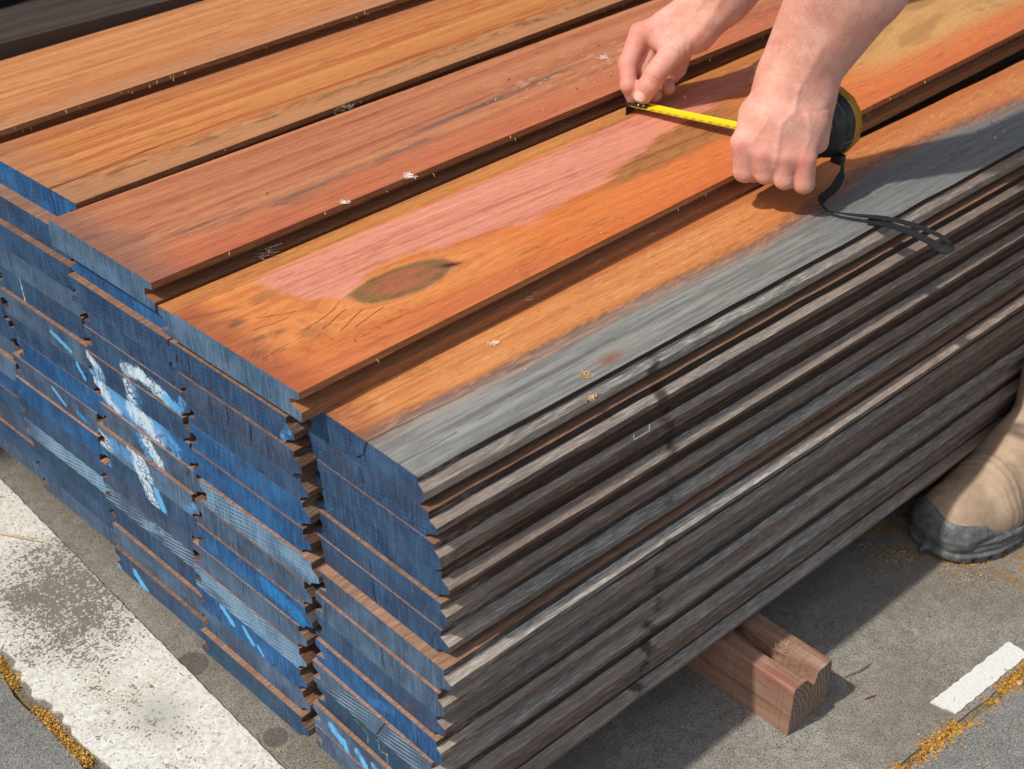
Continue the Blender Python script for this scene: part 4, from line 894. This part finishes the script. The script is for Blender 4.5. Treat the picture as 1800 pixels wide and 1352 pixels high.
# thumbnail
def nail(c, ax, nrm, L, Wd, name, parent):
    c = Vector(c) / 1000; ax = Vector(ax).normalized(); nrm = Vector(nrm); nrm = (nrm - ax * nrm.dot(ax)).normalized(); sd = ax.cross(nrm); V = []; F = []; n, m = 10, 8
    for i in range(n + 1):
        u = i / n * 2 - 1
        for j in range(m + 1):
            v = j / m * 2 - 1; k = 1 if u < .2 else math.sqrt(max(0, 1 - ((u - .2) / .8) ** 2)) ** .7; ang = v * .95 * k
            V.append(c + ax * (u * L / 2000) + sd * (math.sin(ang) * Wd / 2000 * 1.15) + nrm * ((math.cos(ang) - 1) * Wd / 2000 * 1.1 - .0004 * u * u) - off_v)
    for i in range(n):
        for j in range(m): a = i * (m + 1) + j; F.append((a, a + 1, a + m + 2, a + m + 1))
    return mk(name, V, F, M_NAIL, parent, smooth=True)
off_v = Vector(off)
b = NB('nail'); b.b.inputs['Subsurface Weight'].default_value = .2; b.b.inputs['Subsurface Radius'].default_value = (.005, .002, .001); M_NAIL = b.fin(lin(226, 172, 152), .28, None, .5)
tp = [p for nm, pts in R_PRIMS if nm == 'thumb' for p in pts]
ta, tb = Vector(tp[-2][:3]), Vector(tp[-1][:3]); ax = (tb - ta).normalized(); nrm = (Vector(FWD) * -1 + RGT * -.25 + UPV * .25).normalized(); nrm = (nrm - ax * nrm.dot(ax)).normalized()
nail(tb - ax * .6 + nrm * 10.75, ax, nrm, 14.5, 15, 'thumbnail', person)
# fair hairs on the forearm
V = []; F = []; rh = random.Random(8); nl = len(PL); cand = [i for i in range(0, nl, 3) if PL[i][2] > 505]
cen = np.array([[614.7, 175, 500], [700, 128, 680]])
for i in range(1500):
    p = Vector(PL[cand[rh.randrange(len(cand))]]) / 1000; q = cen[0] + (cen[1] - cen[0]) * min(1, max(0, (p.z * 1000 - 500) / 180.)); o_ = (p - Vector(q) / 1000).normalized()
    d = (o_ * .55 + Vector((-.5, .1, -.8)) * .8 + Vector((rh.gauss(0, .25), rh.gauss(0, .25), rh.gauss(0, .25)))).normalized(); l = rh.uniform(.004, .009); s = d.cross(o_).normalized() * .00005
    m1 = p + d * l * .5 + o_ * .0012; e = p + d * l; k = len(V)
    V += [x - off_v for x in (p - s, p + s, m1 + s, m1 - s, e)]; F += [(k, k + 1, k + 2, k + 3), (k + 3, k + 2, k + 4)]
hr = mk('arm_hair', V, F, flat('hair_fair', lin(176, 128, 84), .5), person); hr['kind'] = 'stuff'
# clothes and the parts of the person outside the picture
def cloth(name, chains, lo, hi, h, k, mat):
    F_ = Field(lo, hi, h)
    for ch in chains: F_.chain(ch, k, k)
    P_, Q_ = F_.mesh(); P_ = smooth_mesh(P_, Q_, 2) / 1000 - off
    return mk(name, P_, Q_.tolist(), mat, person, smooth=True)
cloth('shirt', [[(905, 70, 815, 52), (1030, 20, 905, 60), (1100, 60, 955, 68)], [(1035, 430, 700, 54), (1080, 420, 820, 60), (1140, 380, 955, 68)], [(1120, 80, 955, 80), (1150, 230, 980, 105), (1140, 380, 955, 80)], [(1180, 200, 965, 142), (1330, 40, 935, 150), (1440, -70, 890, 150)]], (780, -300, 640), (1700, 640, 1180), 9, 30, flat('shirt_cloth', lin(60, 72, 92)))
cloth('trousers', [[(1440, -70, 880, 152), (1500, -120, 840, 150)], [(1480, -150, 820, 110), (1170, -150, 470, 86), (1068, -90, 80, 68)], [(1540, 0 - 120, 820, 105), (1640, -250, 430, 78), (1690, -300, 80, 62)]], (960, -480, 20), (1860, 200, 1080), 9, 30, flat('trouser_cloth', lin(74, 70, 60)))
cloth('hair', [[(1000, 235, 1082, 84), (960, 235, 1058, 80)]], (820, 100, 1030), (1120, 380, 1200), 8, 10, flat('hair_brown', lin(74, 50, 36)))

# boots
b = NB('boot_leather'); P = b.obj(); n = b.noise(b.scale(P, 24, 24, 24), 1, 4, .6); g = b.voro(b.scale(P, 700, 700, 700), 1.0)
c = b.ramp(n, [(.35, lin(148, 124, 102)), (.5, lin(170, 144, 120)), (.66, lin(188, 162, 136))]); du = b.ss(b.noise(b.scale(P, 160, 160, 160), 1, 4, .7), .60, .72, 0, .5); c = b.mix(du, c, lin(204, 180, 152))
wr = b.n('ShaderNodeTexWave', wave_type='BANDS', bands_direction='X'); b.l(P, wr.inputs['Vector']); wr.inputs['Scale'].default_value = 34; wr.inputs['Distortion'].default_value = 4; wr.inputs['Detail'].default_value = 3
x = b.xyz(P)[0]; wz = b.math('MULTIPLY', b.ss(b.math('ABSOLUTE', b.math('SUBTRACT', x, .098)), .026, .006), wr.outputs['Fac'])
b.fin(c, .68, b.bump(b.math('ADD', b.math('MULTIPLY', g, .3), b.math('ADD', b.math('MULTIPLY', wz, -.55), b.math('MULTIPLY', n, .8))), .7, .0022), .3); M_LEA = b.m
b = NB('boot_rubber'); P = b.obj(); n = b.noise(b.scale(P, 60, 60, 60), 1, 4, .65); sc = b.noise(b.scale(P, 300, 300, 300), 1, 3, .7)
c = b.ramp(n, [(.35, lin(72, 74, 74)), (.55, lin(98, 100, 99)), (.7, lin(130, 128, 121))]); c = b.mix(b.ss(sc, .58, .7, 0, .6), c, lin(150, 142, 126)); b.fin(c, .62, b.bump(sc, .4, .0008), .35); M_RUB = b.m
M_THR = flat('boot_stitching', lin(206, 172, 130))
BX = lambda s, w, h: (s, w, h)
def boot(loc, ang, lab):
    bt = empty('boot', loc, ang)
    up = Field((-12, -68, 8), (330, 68, 200), 2.6)
    for ch in ([(38, 0, 36, 33), (50, 0, 38, 35)], [(34, -14, 32, 27), (95, -13, 36, 36), (150, -4, 58, 36)], [(34, 15, 32, 27), (95, 15, 36, 34), (150, 6, 56, 36)], [(52, 0, 40, 34), (112, 0, 58, 36), (160, 0, 82, 36), (205, 0, 98, 38)],
               [(150, 0, 60, 42), (220, 0, 46, 38), (270, 0, 48, 36)], [(225, 0, 86, 44), (252, 0, 130, 46), (256, 0, 170, 50)], [(170, 0, 88, 34), (200, 0, 112, 38)], [(214, 0, 150, 48), (220, 0, 178, 52)]): up.chain(ch, 16, 14)
    up.f = np.maximum(up.f, (16 - up.ax[2])[None, None, :].astype(np.float32)); up.f = np.maximum(up.f, (up.ax[2] - 186)[None, None, :].astype(np.float32))
    X, Y, Z = np.meshgrid(*up.ax, indexing='ij')
    # crease over the toe joint and panel steps
    up.f += (1.8 * np.exp(-((X - 98 - .25 * np.abs(Y) - .2 * (Z - 60)) / 5.0) ** 2) * (Z > 48)).astype(np.float32)
    panel = (X > 150 - .9 * (Z - 70)) & (np.abs(Y) > 8); up.f -= (1.4 * np.clip((X - 118 + .55 * (Z - 60)) / 4.0, 0, 1) * np.clip((Z - 36) / 5, 0, 1) * (Y < 60)).astype(np.float32)
    P_, Q_ = surf_net(up.f, up.o, up.h); P_ = smooth_mesh(P_, Q_, 1) / 1000
    mk('upper', P_, Q_.tolist(), M_LEA, bt, smooth=True)
    # rubber toe cap: the upper grown a little, cut back along a curved edge
    cf = up.f - 3.0; edge = 38 + 34 * np.clip(1 - (Z - 22) / 34.0, 0, 1.2) ** 1.5 + 5 * np.sin(Y / 8.0) + 22 * np.exp(-((Z - 24) / 9.) ** 2)
    cf = np.maximum(cf, (X - edge).astype(np.float32)); cf = np.maximum(cf, (Z - 62 + .32 * X - 4 * np.sin(Y / 11.)).astype(np.float32)); cf -= (1.2 * np.exp(-((Z - 33 - .12 * X) / 2.0) ** 2)).astype(np.float32) * (cf > -6)
    P_, Q_ = surf_net(cf, up.o, up.h); mk('toe_cap', smooth_mesh(P_, Q_, 1) / 1000, Q_.tolist(), M_RUB, bt, smooth=True)
    # sole: outline with grooved side and lugs
    so = Field((-14, -66, -2), (330, 66, 40), 2.2); X, Y, Z = np.meshgrid(*so.ax, indexing='ij')
    hw = np.interp(X, [-2, 4, 14, 32, 60, 95, 140, 185, 230, 270, 298, 306], [0, 22, 36, 48, 56, 57, 48, 40, 41, 42, 32, 0]); cy = np.interp(X, [0, 60, 120, 180, 300], [3, 1, -1, 0, 0])
    g = np.abs(Y - cy) - hw; g = g * .82
    g += 2.4 * np.exp(-((Z - 24 + .05 * X - 3 * np.sin(X / 30.)) / 1.6) ** 2) + 2.4 * np.exp(-((Z - 17 + .03 * X) / 1.5) ** 2) - 2.2 * np.exp(-((Z - 12) / 4.0) ** 2)
    lug = (np.abs((X % 21) - 10.5) < 3.2) & (Z < 11) & ((np.abs(Y - cy) > 20) | (np.abs((X % 42) - 21) < 4)) & (X > 16); g = np.maximum(g, np.where(lug, 4.0 - Z * .1, -50) + np.where(Z > 9, -3, 0))
    zt = 30 - 3 * np.clip((X - 60) / 60, 0, 1) + 6 * np.clip(1 - X / 30, 0, 1); zb = 7.0 * np.clip(1 - X / 42, 0, 1) ** 2
    g = np.maximum(g, Z - zt); g = np.maximum(g, zb - Z)
    P_, Q_ = surf_net(g.astype(np.float32), so.o, so.h); mk('sole', smooth_mesh(P_, Q_, 1) / 1000, Q_.tolist(), M_RUB, bt, smooth=True)
    # stitching along the panel edge
    V = []; F = []; r = random.Random(3)
    for row in range(2):
        for i in range(34):
            t = i / 33.; s_ = 176 - 52 * t + 3.5 * row; hh = 112 - 62 * t
            # find the surface by walking outwards on the near side
            best = None
            for w in np.arange(2, 62, 1.0):
                ii = int(round((s_ - up.o[0]) / up.h)); jj = int(round((-w - up.o[1]) / up.h)); kk = int(round((hh - up.o[2]) / up.h))
                if up.f[ii, jj, kk] > 0: best = w; break
            if best is None: continue
            p = Vector((s_, -best - .6, hh)) / 1000; d = Vector((-.4, -.15, -.9)).normalized() * .0016; s2 = Vector((.9, -.3, -.4)).normalized() * .0009; k = len(V); V += [p - d - s2, p - d + s2, p + d + s2, p + d - s2]; F.append((k, k + 1, k + 2, k + 3))
    st = mk('stitching', V, F, M_THR, bt)
    # laces across the instep
    for i in range(4):
        s_ = 128 + i * 15; hh = 92 + i * 14
        stick('lace', [(s_ / 1000, -.026, (hh - 10) / 1000), ((s_ - 2) / 1000, 0, (hh + 6) / 1000), (s_ / 1000, .026, (hh - 10) / 1000)], .0028, M_THR, parent=bt)
    return bt
bt = boot((.723, -.022, GZ + .0005), math.atan2(-.10, 1.0), None)
tag(bt, 'tan leather work boot with a grey rubber toe cap, beside the stack', 'boot')
def copy_tree(o, parent=None):
    c_ = o.copy(); COL.objects.link(c_); c_.parent = parent
    for ch in list(o.children): copy_tree(ch, c_)
    return c_
b2 = copy_tree(bt); b2.location = (1.44, -.26, GZ + .0005); b2['label'] = 'second tan work boot further right, outside the picture, bearing the hind leg'
for q in (bt, b2): q['group'] = 'work boots'

# ---------------------------------------------------------------- tape measure
TSH = Vector((-.0258, -.0195, .0138))
tape = empty('tape_measure', (.660, .170, .404)); tag(tape, 'black tape measure with a yellow blade pulled out across the knotted board', 'tape measure')
TO = Vector(tape.location)
b = NB('tape_black'); n = b.noise(b.scale(b.obj(), 300, 300, 300), 1, 3); M_TB = b.fin(b.mix(n, (.012, .012, .013), (.02, .02, .021)), .33, b.bump(n, .1, .0004), .5)
M_TY = flat('tape_amber', lin(176, 122, 20), .25, .6); M_TS = flat('tape_seam', lin(150, 150, 146), .35)
ty = Vector((.13, -1.0, 0)).normalized(); tx = Vector((ty.y * -1, ty.x, 0)); tz = Vector((0, 0, 1)); CC = Vector((.668, .166, .4375)) - TO
tx = Vector((1.0, .13, 0)).normalized()
def ringbody(name, prof, nseg, mat, facet=False, squash=1.0):
    V = []; F = []
    for i in range(nseg):
        a = 2 * math.pi * i / nseg
        ca, sa = math.cos(a), math.sin(a); flatb = 1.0
        for (x_, r_) in prof:
            rr = r_
            if sa < 0: rr = r_ / max(abs(ca), abs(sa)) if False else r_ * (1 + .10 * (abs(math.sin(2 * a)) ** 2))
            V.append(CC + tx * x_ + ty * (rr * ca) + tz * (rr * sa))
    m = len(prof)
    for i in range(nseg):
        for j in range(m - 1): F.append((i * m + j, ((i + 1) % nseg) * m + j, ((i + 1) % nseg) * m + j + 1, i * m + j + 1))
    F.append(tuple(i * m for i in range(nseg))); F.append(tuple(i * m + m - 1 for i in range(nseg - 1, -1, -1)))
    return mk(name, V, F, mat, tape, smooth=not facet)
ringbody('case', [(-.020, .020), (-.019, .0245), (-.0165, .0295), (-.012, .0318), (-.006, .0325), (-.0045, .0313), (-.0025, .0313), (-.001, .0328), (.006, .0334), (.0085, .0330)], 72, M_TB)
ringbody('case_band', [(.0078, .0332), (.0088, .0356), (.0178, .0356), (.0188, .033), (.0195, .026)], 14, M_TY, True)
ringbody('case_back', [(.0190, .029), (.0215, .027), (.0225, .021)], 40, M_TB)
# seam wire
stick('seam', [CC + ty * .0321 * math.cos(-.35) + tz * .0321 * math.sin(-.35) + tx * -.014, CC + ty * .0342 * math.cos(-.33) + tz * .0342 * math.sin(-.33) + tx * -.003, CC + ty * .0362 * math.cos(-.32) + tz * .0362 * math.sin(-.32) + tx * .008, CC + ty * .0372 * math.cos(-.31) + tz * .0372 * math.sin(-.31) + tx * .018], .0004, M_TS, parent=tape)
box('strap_lug', *[v for v in (CC.x - .010, CC.x - .001, CC.y - .034, CC.y - .022, CC.z - .033, CC.z - .024)], M_TB, tape)
# blade: slightly dished strip from the case mouth to the hook
b = NB('tape_yellow'); n = b.noise(b.scale(b.obj(), 40, 40, 40), 1, 3); M_BL = b.fin(b.mix(n, lin(232, 196, 20), lin(244, 212, 40)), .38, None, .5)
A0 = Vector((.622, .384, .4035)); B0 = Vector((.668, .190, .4125)); dv = (B0 - A0); Lb = dv.length; dv = dv / Lb; sv = Vector((dv.y, -dv.x, 0)).normalized()    # sv towards the camera side
if sv.x > 0: sv = -sv
nv = dv.cross(sv); nv = nv if nv.z > 0 else -nv
V = []; F = []; NS, NW = 44, 8; BWD = .0180
def bp(s_, w_, up_=0.0):    # s_ along blade 0..1, w_ -1..1 (1 = camera side edge)
    p = A0 + dv * (Lb * s_); sag = -.0012 * math.sin(math.pi * s_)
    return p + sv * (w_ * BWD / 2) + nv * (.0015 * w_ * w_ + sag + up_)
for i in range(NS + 1):
    for j in range(NW + 1): V.append(bp(i / NS, j / NW * 2 - 1) - TO)
nb_ = len(V)
for i in range(NS + 1):
    for j in range(NW + 1): V.append(bp(i / NS, j / NW * 2 - 1, -.0004) - TO)
for i in range(NS):
    for j in range(NW):
        a = i * (NW + 1) + j; F.append((a, a + 1, a + NW + 2, a + NW + 1)); F.append((nb_ + a, nb_ + a + NW + 1, nb_ + a + NW + 2, nb_ + a + 1))
for i in range(NS):
    for j in (0, NW): a = i * (NW + 1) + j; F.append((a, a + NW + 1, nb_ + a + NW + 1, nb_ + a))
mk('blade', V, F, M_BL, tape, smooth=False)
# printed graduations and figures (flat print)
V = []; F = []; MI = []
def quad(s0, s1, w0, w1, mi=0):
    k = len(V); V.extend([bp(s0, w0, .00012) - TO, bp(s1, w0, .00012) - TO, bp(s1, w1, .00012) - TO, bp(s0, w1, .00012) - TO]); F.append((k, k + 1, k + 2, k + 3)); MI.append(mi)
SEG = {'0': 'abcdef', '1': 'bc', '2': 'abged', '3': 'abgcd', '4': 'fgbc', '5': 'afgcd', '6': 'afgedc', '7': 'abc', '8': 'abcdefg', '9': 'abcdfg'}
def digit(ch, s0, w0, ds, dw, mi):
    t = .17
    R_ = {'a': (0, 1, 1 - t, 1), 'd': (0, 1, 0, t), 'g': (0, 1, .5 - t / 2, .5 + t / 2), 'f': (0, t * 1.6, .5, 1), 'e': (0, t * 1.6, 0, .5), 'b': (1 - t * 1.6, 1, .5, 1), 'c': (1 - t * 1.6, 1, 0, .5)}
    for q in SEG[ch]: a0, a1, b0, b1 = R_[q]; quad(s0 + a0 * ds, s0 + a1 * ds, w0 - b0 * dw, w0 - b1 * dw, mi)
mm = 1 / (Lb * 1000)
for i in range(12, int(Lb * 1000) - 4):
    if i % 1 == 0: quad((i - (.28 if i % 10 == 0 else .10)) * mm, (i + (.28 if i % 10 == 0 else .10)) * mm, .97, .97 - (.70 if i % 10 == 0 else .34 if i % 5 == 0 else .15))
    if i % 10 == 0:
        t_ = str(i // 10); mi = 1 if i == 100 else 0
        for q, ch in enumerate(t_): digit(ch, (i - 4.6 - 1.5 * (len(t_) - 1) + q * 3.0) * mm, .74, 2.4 * mm, .46, mi)
mk('printed_scale', V, F, [flat('print_black', (.02, .02, .02), .5), flat('print_red', lin(190, 30, 20), .5)], tape, midx=MI)
# hook with rivets
b = NB('hook_metal'); b.b.inputs['Metallic'].default_value = .85; M_HK = b.fin(lin(92, 84, 72), .42, b.bump(b.noise(b.scale(b.obj(), 500, 500, 500), 1, 3), .3, .0003))
hk = []
def plate(pts8, name):
    return mk(name, pts8, [(0, 1, 2, 3), (7, 6, 5, 4), (0, 4, 5, 1), (1, 5, 6, 2), (2, 6, 7, 3), (3, 7, 4, 0)], M_HK, tape)
def PP(s_mm, w, u): return A0 + dv * (s_mm / 1000) + sv * (w * BWD / 2) + nv * u - TO
plate([PP(-1.5, -.8, .0004), PP(19, -.55, .0004), PP(19, .8, .0019), PP(-1.5, 1.1, .0021)] + [PP(-1.5, -.8, .0012), PP(19, -.55, .0012), PP(19, .8, .0027), PP(-1.5, 1.1, .0029)], 'hook_plate')
plate([PP(-1.5, -1.0, .0029), PP(-1.5, 1.15, .0029), PP(-2.2, 1.15, -.0125), PP(-2.2, -1.0, -.0125)] + [PP(-2.4, -1.0, .0029), PP(-2.4, 1.15, .0029), PP(-3.1, 1.15, -.0125), PP(-3.1, -1.0, -.0125)], 'hook')
M_RV = NB('rivet_metal'); M_RV.b.inputs['Metallic'].default_value = 1; M_RV = M_RV.fin(lin(200, 196, 186), .25)
for sx in (9.5, 15.5):
    V = []; F = []
    for i in range(5):
        for j in range(12): a = j * math.pi / 6; rr = .0017 * math.cos(i * .39); V.append(PP(sx, .35, .0022 + .0011 * math.sin(i * .39)) + dv * rr * math.cos(a) + sv * rr * math.sin(a))
    for i in range(4):
        for j in range(12): F.append((i * 12 + j, i * 12 + (j + 1) % 12, (i + 1) * 12 + (j + 1) % 12, (i + 1) * 12 + j))
    mk('rivet', V, F, M_RV, tape, smooth=True)
# webbing strap: a flat band that doubles back on itself
b = NB('strap_webbing'); P = b.obj(); w = b.n('ShaderNodeTexWave', wave_type='BANDS', bands_direction='X'); b.l(b.comb(b.attr('along'), 0.0, 0.0), w.inputs['Vector']); w.inputs['Scale'].default_value = 170
M_ST = b.fin(b.mix(w.outputs['Fac'], (.008, .009, .010), (.035, .038, .04)), .7, b.bump(w.outputs['Fac'], .9, .0009), .3)
def ribbon(name, pts, wid, th, mat, parent, twist=None):
    # Catmull-Rom through pts
    P_ = [Vector(p) for p in pts]; out = []; tw = []
    for i in range(len(P_) - 1):
        p0, p1, p2, p3 = P_[max(i - 1, 0)], P_[i], P_[i + 1], P_[min(i + 2, len(P_) - 1)]
        for j in range(12):
            t = j / 12; out.append(.5 * ((2 * p1) + (p2 - p0) * t + (2 * p0 - 5 * p1 + 4 * p2 - p3) * t * t + (3 * p1 - p0 - 3 * p2 + p3) * t ** 3)); tw.append((twist[i] * (1 - t) + twist[i + 1] * t) if twist else 0)
    out.append(P_[-1]); tw.append(twist[-1] if twist else 0); V = []; F = []; al = []; L_ = 0; n = len(out)
    for i, p in enumerate(out):
        d = (out[min(i + 1, n - 1)] - out[max(i - 1, 0)]).normalized(); s_ = d.cross(Vector((0, 0, 1)))
        s_ = s_.normalized() if s_.length > .05 else Vector((1, 0, 0)); u = s_.cross(d).normalized(); s2 = s_ * math.cos(tw[i]) + u * math.sin(tw[i]); u2 = d.cross(s2)
        if i: L_ += (p - out[i - 1]).length
        for a, b_ in ((-1, -1), (1, -1), (1, 1), (-1, 1)): V.append(p + s2 * a * wid / 2 + u2 * b_ * th / 2 - TO); al.append(L_)
    for i in range(n - 1):
        for a in range(4): F.append((i * 4 + a, i * 4 + (a + 1) % 4, (i + 1) * 4 + (a + 1) % 4, (i + 1) * 4 + a))
    o = mk(name, V, F, mat, parent, smooth=False); at_ = o.data.attributes.new('along', 'FLOAT', 'POINT'); at_.data.foreach_set('value', np.array(al, dtype=np.float32)); return o
ez = 13 * T + .003
ribbon('wrist_strap', [(.655, .128, .412), (.648, .122, .402), (.641, .124, .388), (.633, .131, ez + .007), (.627, .126, ez + .003), (.624, .112, ez + .003), (.632, .090, ez + .004), (.647, .064, ez + .005), (.657, .036, ez + .004), (.661, .008, ez + .001), (.657, -.006, ez - .002),
                       (.648, -.002, ez - .004), (.646, .012, ez + .000), (.645, .034, ez + .002), (.643, .056, ez + .002), (.637, .078, ez + .001)], .0088, .0019, M_ST, tape, [1.2, 1.2, 1.2, 1.1, .9, .6, .3, .15, .1, .3, .9, .5, .1, .05, .05, .05])

tape.location = TO + TSH

# ---------------------------------------------------------------- small things lying about
def tuft(name, cx, cy, cz, R, n, mat, seed, lab, cat, ln=(.004, .010), wd=.00022, sc=(1, 1, .3)):
    r = random.Random(seed); V = []; F = []
    for i in range(n):
        p = Vector((cx + r.gauss(0, R * .45) * sc[0], cy + r.gauss(0, R * .45) * sc[1], cz + abs(r.gauss(0, R * .3)) * sc[2])); a = r.uniform(0, 6.28); l = r.uniform(*ln); cur = r.uniform(-.004, .004)
        d = Vector((math.cos(a), math.sin(a), r.uniform(-.1, .5))).normalized(); s_ = Vector((-d.y, d.x, .2)).normalized(); k = len(V)
        for t in range(4): q = p + d * l * t / 3 + s_ * cur * math.sin(t * 1.05); V += [q - s_ * wd, q + s_ * wd]
        for t in range(3): F.append((k + 2 * t, k + 2 * t + 1, k + 2 * t + 3, k + 2 * t + 2))
    o = mk(name, V, F, mat); tag(o, lab, cat); return o
M_FLF = flat('web_fluff', lin(226, 220, 210), .8); M_GREYW = flat('grey_web', lin(150, 140, 132), .9)
zC = 15 * T + .0005; zD = 14.5 * T + .0005; zE = 13.5 * T + .0005
tuft('fluff', .288, .380, zC, .004, 46, M_FLF, 1, 'white fluff on the right edge of the reddish board, nearer the hands', 'fluff', (.002, .006), .0004)
tuft('fluff', .207, .378, zC, .0026, 26, M_FLF, 2, 'white fluff on the edge of the reddish board, nearer its blue end', 'fluff', (.002, .005), .0004)
tuft('fluff', .187, .145, zE, .0024, 20, M_FLF, 3, 'tiny white fluff on the orange part of the half grey board', 'fluff', (.001, .004), .0004)
tuft('fluff', .66, .47, zC, .008, 40, M_FLF, 4, 'pale fluff on the reddish board left of the pinching hand', 'fluff', (.001, .005), .0004)
tuft('cobweb', .112, .374, 14 * T + .010, .006, 26, M_GREYW, 5, 'grey cobweb on the side groove of the reddish board', 'cobweb', (.008, .02), .00018, (2.2, .3, 1.6))
tuft('cobweb', .352, .566, zC - .006, .006, 24, M_GREYW, 6, 'grey cobweb in the gap between the split board and the reddish board', 'cobweb', (.004, .012), .0002, (2.5, .5, 1.5))
tuft('cobweb', .250, .174, zE + .006, .004, 24, M_GREYW, 7, 'grey cobweb low on the side of the knotted board', 'cobweb', (.004, .014), .0002, (2.5, .2, 2))
tuft('seed_husk', .2100, .056, zE - .001, .0028, 26, MO[1], 8, 'tuft of golden seed husks on the grey half of the nearest top board', 'seed husks', (.002, .006), .0005)
tuft('seed_husk', .198, .042, zE - .011, .0036, 34, MO[3], 9, 'pale seed husks caught on the edge just below the golden tuft', 'seed husks', (.002, .007), .0005)
# staple and pin on the side of the nearest column
M_STP = flat('staple_metal', lin(150, 176, 170), .3)
zs = 11 * T + .010
stick('staple', [(.232, .0190, .3290), (.231, .0170, .3250), (.250, .0170, .3250), (.252, .0190, .3300)], .0004, M_STP, 'bent pale metal staple on the edge of the nearest column', 'staple', flatn=1)
# leaf chips scattered on the boards
V = []; F = []; MI = []; r = random.Random(31)
def chip(x, y, z, s_):
    a = r.uniform(0, 6.28); k = len(V); d = Vector((math.cos(a), math.sin(a), r.uniform(-.1, .3))) * s_; e = Vector((-math.sin(a), math.cos(a), r.uniform(0, .4))) * s_ * r.uniform(.2, .5); p = Vector((x, y, z + .0004))
    V.extend([p - d - e * .4, p + e, p + d, p - e]); F.append((k, k + 1, k + 2, k + 3)); MI.append(r.randrange(3))
for i in range(120): x = r.uniform(.05, 1.25); chip(x, .38 + .04 * x + abs(r.gauss(0, .05)), zC, r.uniform(.0006, .0018))
for i in range(90): x = r.uniform(.45, .95); chip(x, .40 + .04 * x + abs(r.gauss(.06, .03)), zC, r.uniform(.0008, .0026))
for i in range(80): x = r.uniform(.05, 1.2); chip(x, .172 + .04 * x + abs(r.gauss(0, .02)), zD, r.uniform(.0006, .0018))
for i in range(90): x = r.uniform(.1, 1.25); chip(x, .050 + r.uniform(0, .11), zE, r.uniform(.0005, .0016))
for i in range(28): x = r.uniform(.75, 1.15); chip(x, .060 + r.uniform(0, .06), zE, r.uniform(.0012, .0028))
for i in range(70): x = r.uniform(.0, .9); chip(x, .58 + .06 * x + r.uniform(-.01, .12), zC, r.uniform(.0005, .0014))
for i in range(50): x = r.uniform(.0, .7); chip(x, .775 + .07 * x + r.uniform(-.01, .1), zC, r.uniform(.0005, .0014))
o = mk('leaf_litter', V, F, [flat('chip_pale', lin(224, 200, 160)), flat('chip_gold', lin(206, 166, 84)), flat('chip_brown', lin(96, 66, 48))], midx=MI); o['kind'] = 'stuff'
# little dangling husks along the lips of the top boards
V = []; F = []; MI = []
for i in range(70):
    c = r.choice([2, 3, 4, 5, 5, 5]); y0, sl, zz = {2: (.162, .0405, 14.5 * T), 3: (.369, .040, 15 * T), 4: (.550, .060, 15 * T), 5: (.754, .072, 15 * T)}[c]; x = r.uniform(.02, 1.0)
    p = Vector((x, y0 + sl * x - .0006, zz - r.uniform(0, .008))); d = Vector((r.uniform(-.5, .5), r.uniform(-.5, 0), -1)).normalized() * r.uniform(.002, .005); s_ = Vector((1, 0, .2)) * .0004; k = len(V)
    V += [p - s_, p + s_, p + d * .6 + s_ + Vector((0, -.0008, 0)), p + d]; F.append((k, k + 1, k + 2, k + 3)); MI.append(0)
o = mk('leaf_litter', V, F, [MO[3]], midx=MI); o['kind'] = 'stuff'
